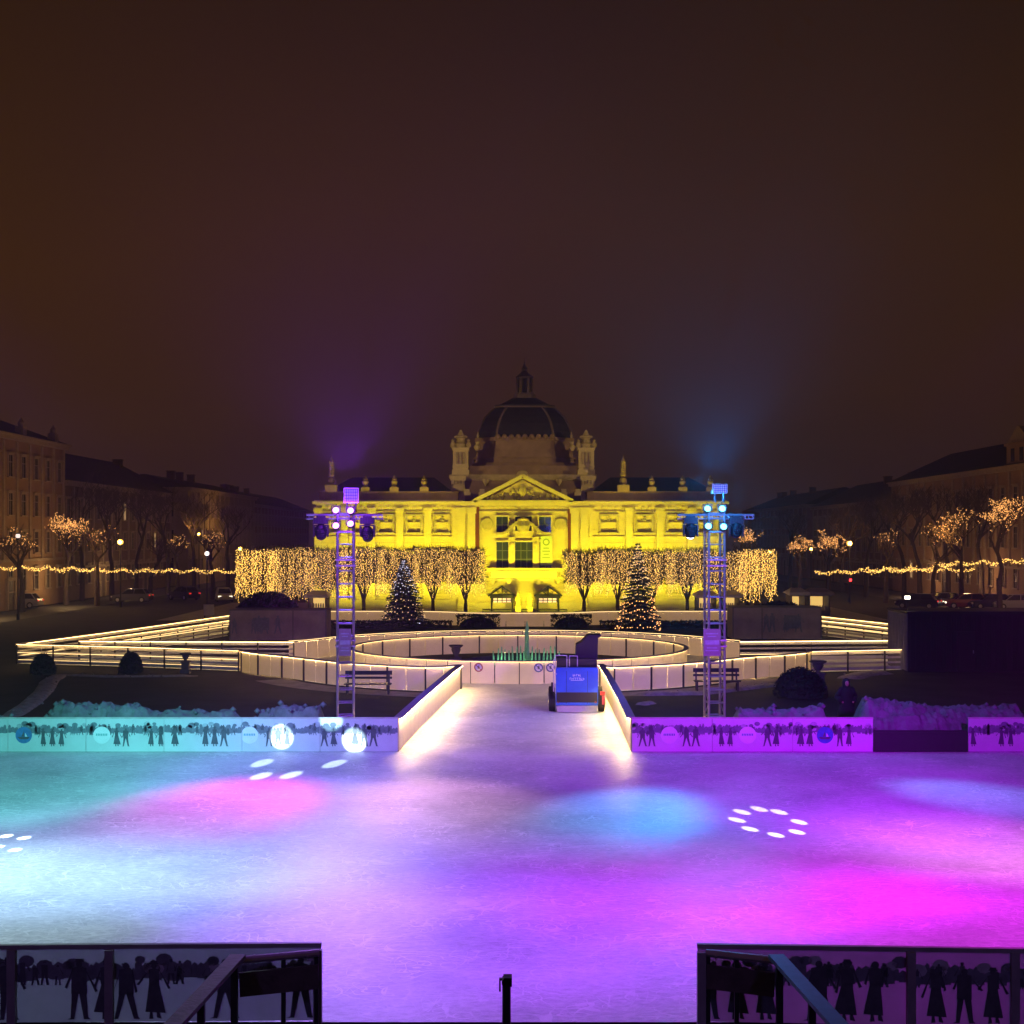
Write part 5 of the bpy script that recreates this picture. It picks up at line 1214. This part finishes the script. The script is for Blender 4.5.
def kiosk(px0, px1, y0, y1, d, label, awning='whitelit', seed=0, w_d=2.2):
    s = d / F; X0, X1 = lxp(px0, d), lxp(px1, d); w = X1 - X0; h = max(CAMH - (y0 - HY) * s, 2.2); t = thing('market_kiosk', label, 'kiosk', ((X0 + X1) / 2, d, 0), 0, 'market kiosks near the pavilion')
    b = MB(); b.box((0, w_d / 2, .5), (w, w_d, 1.0)); b.box((0, w_d - .05, h / 2), (w, .1, h)); b.box((-w / 2 + .05, w_d / 2, h / 2), (.1, w_d, h)); b.box((w / 2 - .05, w_d / 2, h / 2), (.1, w_d, h)); b.build('body', 'wood', t)
    b = MB(); b.loft([[(-w / 2 - .25, -.6, h - .25), (w / 2 + .25, -.6, h - .25), (w / 2 + .25, w_d + .1, h - .1), (-w / 2 - .25, w_d + .1, h - .1)], [(-w / 2 - .2, -.55, h - .02), (w / 2 + .2, -.55, h - .02), (w / 2 - .2, w_d * .5, h + .3), (-w / 2 + .2, w_d * .5, h + .3)]]); b.build('awning', awning, t)
    b = MB(); b.box((0, w_d - .14, h * .62), (w - .3, .04, h * .42)); b.build('lit_back_wall', 'warmlit', t)
    b = MB(); b.box((0, -.05, 1.03), (w + .1, .4, .06)); b.build('counter', 'wood', t)
    rr = random.Random(seed); b = MB()
    for k in range(7): b.lathe([(.07, 1.07), (.07, 1.07 + rr.uniform(.15, .35)), (.03, 1.45)], 7, (-w * .4 + w * .8 * k / 6, w_d * .4, 0))
    b.build('jar', 'relief', t)
kiosk(308, 326, 599, 612, 116.8, 'small kiosk with white awning and yellow counter left of the truss tower', seed=1)
kiosk(698, 716, 597, 612, 116.8, 'small lit kiosk behind the right truss tower', seed=2)
kiosk(724, 740, 598, 612, 117.2, 'pale awning kiosk right of the right truss tower', seed=3)
kiosk(791, 806, 592, 611, 112, 'yellow lit kiosk behind the right wrapped hoarding', seed=4)
kiosk(809, 830, 592, 611, 113, 'dim brown kiosk beyond the yellow lit one', 'box', seed=5)
X, Y, Z = P(208.8, 615, 108)
t = thing('notice_board', 'square pale notice board on posts at the top of the left diagonal track', 'sign', (X, Y, 0))
b = MB(); b.box((0, 0, CAMH - (610 - HY) * 108 / F), (.80, .06, .85)); b.build('panel', 'whitelit', t)
for q in (-.33, .33):
    b = MB(); b.tube((q, .06, 0), (q, .06, 1.5), .035, n=7); b.build('post', 'blackmetal', t)

# ------------------------------------------------------------------ town houses along both side streets (street front faces the park)
def win_proto():
    b = MB()
    for q in (-.62, .62): b.box((q, -.06, .0), (.16, .16, 2.1))
    b.box((0, -.06, 1.10), (1.4, .2, .16)); b.box((0, -.11, 1.24), (1.7, .32, .12)); b.box((0, -.09, -1.10), (1.6, .26, .12))
    w = b.build('window', 'h_trim'); 
    for mt in ('h_pane',):
        b = MB(); b.box((0, -.01, 0), (1.1, .04, 2.06)); p = b.build('pane', mt, w)
    b = MB(); b.box((0, -.05, 0), (.07, .05, 2.06)); b.box((0, -.052, .35), (1.1, .05, .07)); b.build('glazing_bar', 'h_frame', w)
    return w
WP = None
def house(y0, y1, face, side, hz, depth, storeys, wall, label, roof_h, seed, lit=(), attic=False, flank=0):
    """side -1: west row, fronts look east; local +x along the street, local -y out of the front"""
    global WP
    rr = random.Random(seed); ln = y1 - y0
    rz = PI / 2 if side < 0 else -PI / 2                # front normal (0,-1) turns to +x / -x
    org = (face, y0, 0) if side < 0 else (face, y1, 0)
    t = thing('town_house', label, 'building', org, rz, 'town houses along the side streets')
    b = MB(); b.box((ln / 2, depth / 2, hz / 2), (ln - .1, depth, hz)); b.build('wall', wall, t)
    b = MB(); b.box((ln / 2, depth / 2, hz + .18), (ln + .3, depth + 1.0, .36)); b.box((ln / 2, depth / 2, hz + .45), (ln + .5, depth + 1.5, .18)); b.box((ln / 2, -.08, hz * .29), (ln, .24, .26)); b.build('cornice', 'h_trim', t)
    b = MB(); z = hz + .54
    b.loft([[(-.2, -.6, z), (ln + .2, -.6, z), (ln + .2, depth + .6, z), (-.2, depth + .6, z)], [(3, depth / 2 - .3, z + roof_h), (ln - 3, depth / 2 - .3, z + roof_h), (ln - 3, depth / 2 + .3, z + roof_h), (3, depth / 2 + .3, z + roof_h)]])
    rf = b.build('roof', 'h_roof', t)
    for k in range(max(2, int(ln / 14))):
        b = MB(); x = rr.uniform(4, ln - 4); b.box((x, depth * .42, z + roof_h * .7 + .4), (.8, 1.1, 2.2)); b.box((x, depth * .42, z + roof_h * .7 + 1.55), (1.0, 1.3, .14)); b.build('chimney', 'h_brown', rf)
    if attic:
        for k in range(6):
            b = MB(); x = 3 + (ln - 6) * k / 5; b.box((x, .2, z + .5), (1.1, .8, 1.0)); b.lathe([(.25, 1), (.35, 1.4), (.12, 1.7), (.02, 2.0)], 8, (x, .2, z)); b.build('roof_ornament', 'h_trim', rf)
    nb = max(3, int(ln / 3.6)); fh = (hz - 1.6) / storeys
    b = MB()
    for k in range(nb + 1): b.box((ln * k / nb if 0 < k < nb else (.3 if k == 0 else ln - .3), -.05, hz * .29 + (hz * .71) / 2), (.45, .2, hz * .70))
    b.build('pilaster', 'h_trim', t)
    first = WP is None
    if first: WP = win_proto()
    for f_ in range(storeys):
        for k in range(nb):
            loc = (ln * (k + .5) / nb, 0, .9 + fh * (f_ + .52))
            if first and f_ == 0 and k == 0:
                WP.parent = t; WP.location = loc; w = WP
            else: w = child(WP, t, loc)
            w.scale = (1, 1, min(1.0, fh / 3.4))
            if (f_, k) in lit:
                for g in w.children:
                    if g.name.startswith('pane'):
                        g.data = g.data.copy(); g.data.materials[0] = M['h_lit']
    for k in range(2):
        b = MB(); x = ln * (.3 + .4 * k); b.box((x, -.07, 1.4), (1.7, .10, 2.8)); d = b.build('door', 'wood', t)
        b = MB(); b.box((x, -.10, 2.95), (2.3, .34, .3)); b.box((x - 1.0, -.10, 1.4), (.28, .28, 2.8)); b.box((x + 1.0, -.10, 1.4), (.28, .28, 2.8)); b.build('door_frame', 'h_trim', d)
    if flank:                                           # windows on the end wall that looks down the square
        for f_ in range(storeys):
            for k in range(3):
                w = child(WP, t, (0 if side < 0 else ln, depth * (k + .6) / 3.4, .9 + fh * (f_ + .52)), -PI / 2 if side < 0 else PI / 2)
    return t
LX, RX = -48.0, 50.0
house(96, 150, LX, -1, 16.3, 13, 4, 'h_ochre', 'tall ochre town house with rooftop ornaments at the left edge', 2.6, 1, {(2, 3), (1, 8)}, True)
house(151, 199, LX - .5, -1, 12.6, 14, 3, 'h_brown', 'dark brown town house with high roof behind the left bare trees', 4.2, 2, {(2, 6), (1, 10), (0, 3)}, False, 1)
house(200, 252, LX + 1.6, -1, 13.6, 14, 3, 'h_cream', 'pale town house with parapet, third along the left row', 2.0, 3, {(1, 2)}, False, 1)
house(253, 330, LX, -1, 12.6, 14, 3, 'h_rose', 'faint rose town house at the far end of the left row', 3.0, 4, {(0, 2), (0, 5)}, False, 1)
house(108, 184, RX, 1, 13.6, 14, 3, 'h_ochre', 'long ochre town house with gabled attic at the right edge', 3.6, 5, {(0, 2)}, False, 1)
house(185, 236, RX + .8, 1, 11.5, 14, 3, 'h_brown', 'dark brown town house behind the right lit trees', 3.6, 6, {(1, 4)}, False, 1)
house(237, 300, RX, 1, 12.0, 14, 3, 'h_rose', 'faint rose town house at the far end of the right row', 3.0, 7, set(), False, 1)
t = thing('roof_gable', 'ornate lit stone gable rising over the right edge town house', 'gable', (RX - .25, 138, 13.6 + .55))
b = MB(); b.box((.5, 0, 1.0), (.9, 6.0, 2.0)); b.box((.5, 0, 2.1), (1.2, 6.6, .25)); b.build('wall', 'h_ochre', t)
b = MB(); b.loft([[(.1, -3, 2.2), (.9, -3, 2.2), (.9, 3, 2.2), (.1, 3, 2.2)], [(.1, -.3, 3.8), (.9, -.3, 3.8), (.9, .3, 3.8), (.1, .3, 3.8)]]); b.build('pediment', 'h_trim', t)
b = MB(); b.box((.02, -1.2, 1.0), (.06, .9, 1.3)); b.box((.02, 1.2, 1.0), (.06, .9, 1.3)); b.build('pane', 'h_pane', t)

# ------------------------------------------------------------------ street lamps
SOD = (1, .50, .13)
def street_lamp(px, py, d, label, power, r=.24, glass='sodium', col=SOD, side=1):
    X, Y, Z = P(px, py, d); t = thing('street_lamp', label, 'street lamp', (X, Y, 0), 0, 'street lamps')
    b = MB(); b.lathe([(.14, 0), (.12, .5), (.07, .6), (.05, Z - .55), (.09, Z - .5), (.05, Z - .4)], 10); b.build('pole', 'blackmetal', t)
    b = MB(); b.ball((0, 0, Z), r, 12, 8); b.build('globe', glass, t, smooth=True)
    b = MB(); b.lathe([(.13, Z - r - .16), (r * .7, Z - r * .8)], 10); b.lathe([(r * .6, Z + r * .85), (r * .3, Z + r * 1.2), (.02, Z + r * 1.45)], 10); b.build('collar', 'blackmetal', t)
    if power: point('street_lamp_light', (X, Y - r - .1, Z), col, power, .2)
street_lamp(120.5, 542, 140, 'sodium street lamp among the left bare trees', 600, .30)
street_lamp(240.5, 549, 165, 'sodium street lamp above the left end of the light-hung row', 400, .27)
street_lamp(769.5, 551.5, 168, 'sodium street lamp above the right end of the light-hung row', 400, .27)
street_lamp(849.5, 543.5, 150, 'sodium street lamp beside the red signal on the right', 550, .31)
street_lamp(811, 549, 172, 'smaller amber street lamp left of the right lit tree', 250, .22)
street_lamp(199, 534, 190, 'distant dim amber street lamp before the pale left house', 250, .22)
street_lamp(207, 553.5, 128, 'park lamp with dim white globe left of the light-hung row', 60, .22, 'dimglobe', (1, .8, .7))
street_lamp(18, 536, 118, 'slim unlit park lamp at the left edge', 0, .2, 'dimglobe')
for y, p in ((112, 500), (128, 300), (176, 150), (215, 900)): point('street_glow', (-40.5, y, 8.0), SOD, p, .3)
for y, p in ((122, 350), (140, 300), (178, 120), (215, 150)): point('street_glow', (43, y, 7.5), SOD, p, .3)
for y in (122, 142, 165): point('pavement_glow', (-45, y, 2.6), (1, .62, .25), 300, .3)
for y in (125, 145, 165): point('pavement_glow', (47, y, 2.6), (1, .55, .25), 300, .3)

# ------------------------------------------------------------------ bare trees and hung lights along the streets
tl = [(66, 145, 11.0, 'bare tree with a glowing lit crown before the ochre left house', .50, 'bulbamber', 6.0), (97, 143, 10, 'dark bare tree right of the glowing crowned left tree', .06, 'bulbamber', 5), (22, 132, 9, 'dark bare tree nearest the left edge of the picture', .10, 'bulbamber', 5),
      (150, 160, 8.5, 'slim bare tree between the sodium lamp and the pale left house', .0, 'bulbamber', 4), (178, 168, 9, 'bare tree before the pale left house', .05, 'bulbamber', 4), (213, 158, 9.5, 'bare tree with a few lamps next to the left end of the light-hung row', .10, 'bulbamber', 4.5), (48, 170, 10, 'far bare tree behind the glowing crowned left tree', 0, 'bulbamber', 5),
      (828, 156, 9.0, 'bare tree dotted all over with small lights right of the pavilion', .40, 'bulbamber', 4.0), (800, 170, 8.0, 'small dotted bare tree behind the amber lamp on the right', .25, 'bulbamber', 4), (886, 150, 9.5, 'dark bare tree left of the big right street trees', .05, 'bulbamber', 4), (933, 143, 10, 'dark bare tree in the middle of the right street trees', .06, 'bulbamber', 4),
      (962, 139, 11.5, 'bare tree with reddish lit crown before the right ochre house', .16, 'bulbamber', 5), (1000, 132, 12.5, 'bare tree with a bright golden crown at the right edge', .50, 'bulbamber', 7.0), (748, 140, 9.0, 'bare tree with rosy lit top behind the right end of the light-hung row', .30, 'bulbamber', 6.6)]
ordn = ('first', 'second', 'third', 'fourth', 'fifth', 'sixth', 'seventh', 'eighth')
for k, (px, d, H) in enumerate(((6, 148, 14), (34, 152, 15), (82, 154, 15.5), (112, 156, 15), (136, 164, 15.5), (168, 172, 15), (194, 178, 15), (228, 188, 14))): tl.append((px, d, H, 'dark leafless tree, %s from the left edge in the row behind the left garland' % ordn[k], 0, 'bulb', 5))
for k, (px, d, H) in enumerate(((790, 190, 12.5), (842, 180, 14), (866, 164, 14.5), (904, 160, 15), (920, 152, 15), (948, 153, 15), (982, 146, 15), (1018, 142, 14.5))): tl.append((px, d, H, 'dark leafless tree, %s from the pavilion in the row behind the right garland' % ordn[k], 0, 'bulb', 5))
for k, (px, d, H, lab, li, bl, zm) in enumerate(tl): street_tree(lxp(px, d), d, H, lab, 300 + k, li, bl, .24, zm, .040)
def garland(px0, d0, px1, d1, y0, y1, n, label, seed):
    rr = random.Random(seed); A = Vector(P(px0, y0, d0)); B = Vector(P(px1, y1, d1)); b = MB(); pts = []
    m_ = n * 22
    for k in range(m_ + 1):
        f_ = k / m_; u = (f_ * n) % 1; pts.append(A.lerp(B, f_) - Vector((0, 0, .32 * 4 * u * (1 - u))))
    t = thing('light_garland', label, 'garland', (A.x, A.y, 0)); off = t.location.copy()
    b.path(pts, .014, 4); b.build('cable', 'blackmetal', t, off=off); b = MB()
    for p, q in zip(pts, pts[1:]):
        for j in range(int((q - p).length / .06) + 1):
            c = p.lerp(q, rr.random()); b.octa(c + Vector((rr.gauss(0, .04), 0, rr.gauss(0, .10))), rr.uniform(.036, .062), 0 if rr.random() < .45 else 1)
    b.build('light_string', ('bulb', 'bulbhot'), t, off=off)
garland(-6, 130, 97, 143, 565, 568, 4, 'glowing swagged garland between the leftmost bare trees', 1)
garland(97, 143, 240, 152, 568.5, 569.5, 6, 'glowing swagged garland from the left bare trees to the light-hung row', 2)
garland(815, 152, 935, 143, 571, 566.5, 5, 'glowing swagged garland from the dotted tree into the right street', 3)
garland(935, 143, 1034, 131, 563, 558, 4, 'glowing swagged garland above the parked cars at the right edge', 4)
garland(865, 158, 975, 150, 568, 568, 4, 'lower glowing garland behind the right street trees', 5)
t = thing('traffic_signal', 'traffic signal showing red beside the right street', 'traffic light', (lxp(850, 146), 146, 0)); Z = P(850, 580, 146)[2]
b = MB(); b.tube((0, 0, 0), (0, 0, Z + .3), .06, n=8); b.build('pole', 'blackmetal', t)
b = MB(); b.box((0, -.1, Z - .15), (.34, .2, 1.0)); b.build('housing', 'blackmetal', t)
b = MB(); b.ball((0, -.22, Z), .15, 10, 6); b.build('red_lamp', 'redlamp', t)

# ------------------------------------------------------------------ parked cars
def car(x, y, rz, col, label, lights='headlamp'):
    t = thing('parked_car', label, 'car', (x, y, 0), rz, 'cars parked along the side streets')
    b = MB()                                            # length along x
    def sec(x, w, z0, z1): return [(x, -w, z0), (x, w, z0), (x, w * 1.0, (z0 + z1) / 2 + .05), (x, w * .9, z1), (x, -w * .9, z1), (x, -w * 1.0, (z0 + z1) / 2 + .05)]
    b.loft([sec(-2.1, .70, .35, .75), sec(-2.0, .82, .24, .92), sec(-1.2, .86, .22, .95), sec(.9, .86, .22, .92), sec(1.8, .82, .24, .80), sec(2.1, .68, .32, .62)]); b.build('body', col, t, smooth=False)
    b = MB(); b.loft([[(-1.75, -.74, .93), (1.0, -.74, .91), (1.0, .74, .91), (-1.75, .74, .93)], [(-1.35, -.60, 1.42), (.25, -.60, 1.42), (.25, .60, 1.42), (-1.35, .60, 1.42)]]); cb = b.build('cabin_glass', 'carglass', t)
    b = MB(); b.box((-.55, 0, 1.44), (1.55, 1.2, .05)); 
    for q in (-1, 1): b.beam((.27, q * .60, 1.42), (1.0, q * .735, .92), .07, .06); b.beam((-1.37, q * .60, 1.42), (-1.76, q * .735, .93), .09, .07); b.beam((-.45, q * .612, 1.42), (-.40, q * .745, .93), .07, .04)
    b.build('roof', col, t)
    for xx in (-1.3, 1.3):
        for q in (-1, 1):
            b = MB(); b.loft([[(xx + r * math.cos(2 * PI * k / 14), q * yy, .31 + r * math.sin(2 * PI * k / 14)) for k in range(14)] for r, yy in ((.31, .68), (.31, .88), (.22, .89))]); w = b.build('wheel', 'rubber', t)
            b = MB(); b.loft([[(xx + r * math.cos(2 * PI * k / 10), q * yy, .31 + r * math.sin(2 * PI * k / 10)) for k in range(10)] for r, yy in ((.2, .885), (.17, .905))]); b.build('rim', 'alu', w)
    for q in (-.58, .58):
        b = MB(); b.box((2.02, q, .62), (.14, .30, .14)); b.build('headlight', lights, t)
        b = MB(); b.box((-2.08, q * 1.05, .78), (.08, .26, .14)); b.build('tail_light', 'taillamp', t)
for k, (px, d, rz, c, lab, li) in enumerate(((918, 137, 2.6, 'car_dark', 'dark parked car just right of the white work lamp', 'whitelit'), (941, 139, 3.3, 'car_grey', 'grey parked car, second from the white work lamp', 'whitelit'), (966, 137, 3.0, 'car_red', 'dark red parked car in the middle of the right row', 'headlamp'), (990, 136, 3.2, 'car_dark', 'black parked car before the pale one in the right row', 'whitelit'), (1014, 135, 3.1, 'car_silver', 'silver parked car at the right edge', 'whitelit'),
        (224, 152, -1.3, 'car_white', 'white car parked left of the light-hung row', 'headlamp'), (184, 156, 2.4, 'car_dark', 'dark car on the left street below the pale house', 'whitelit'), (132, 150, 3.1, 'car_grey', 'grey car on the left street under the sodium lamp', 'whitelit'), (20, 138, 3.1, 'car_silver', 'silver car at the left edge under the garland', 'whitelit'))):
    car(lxp(px, d), d, rz, c, lab, li)

# ------------------------------------------------------------------ stage glow and night air
for X_, c_ in ((TXL, (.26, .03, 1)), (TXR, (.02, .28, 1))):
    point('tower_glow', (X_, TY + 2.2, 8.6), c_, 600, .25); point('tower_glow', (X_, TY - 2.2, 8.0), c_, 550, .25)
spot('tower_wash', (-9, 20, 6), (TXL, TY, 4.5), (.34, .10, 1), 8500, 24, 1.0, .1)
spot('tower_wash', (9, 20, 6), (TXR, TY, 4.5), (.34, .08, 1), 8500, 24, 1.0, .1)
HZ = bpy.data.materials.new('night_haze'); HZ.use_nodes = True
for n_ in list(HZ.node_tree.nodes):
    if n_.type == 'BSDF_PRINCIPLED': HZ.node_tree.nodes.remove(n_)
pv = HZ.node_tree.nodes.new('ShaderNodeVolumePrincipled'); pv.inputs['Color'].default_value = (.85, .85, .88, 1)
pv.inputs['Density'].default_value = HAZE; pv.inputs['Anisotropy'].default_value = .5
HZ.node_tree.links.new(pv.outputs[0], HZ.node_tree.nodes['Material Output'].inputs['Volume'])
b = MB(); b.box((0, 290, 24), (520, 720, 51)); hz_o = b.build('haze', HZ); tag(hz_o, 'thin winter haze', None, None, 'stuff')

for X_, c_, p_ in ((TXL, (.42, .05, 1), 1900), (TXR, (.03, .42, 1), 1700)):
    spot('par_beam', (X_, TY - .75, 8.0), (X_ * .4, 0, 6.0), c_, p_, 100, 1.0, .12)

for X_, c_, t_ in ((TXL, (.34, .04, 1), (1.0, .4, 2.2)), (TXR, (.02, .30, 1), (.9, .4, 2.0))):
    spot('sky_glow', (X_, TY - .3, 9.15), (X_, TY + .6, 14), c_, 22000, 150, 1.0, .2)
    spot('sky_beam', (X_, TY - .3, 9.15), (X_ + t_[0] * 5, TY + t_[1] * 5, 9 + t_[2] * 5), c_, 26000, 36, 1.0, .1)
for q in (-1, 1): spot('entrance_glow', (q * 7, 9, 8), (q * 5, 19.6, .7), (.30, .16, 1), 420, 70, .9, .4)

for X_ in (TXL, TXR): spot('lawn_fill', (X_, TY + .6, 8.3), (X_, TY + 8, 0), (.12, .10, 1), 1800, 130, 1.0, .2)  # added blue fill to tint the lawn, no lamp of its own
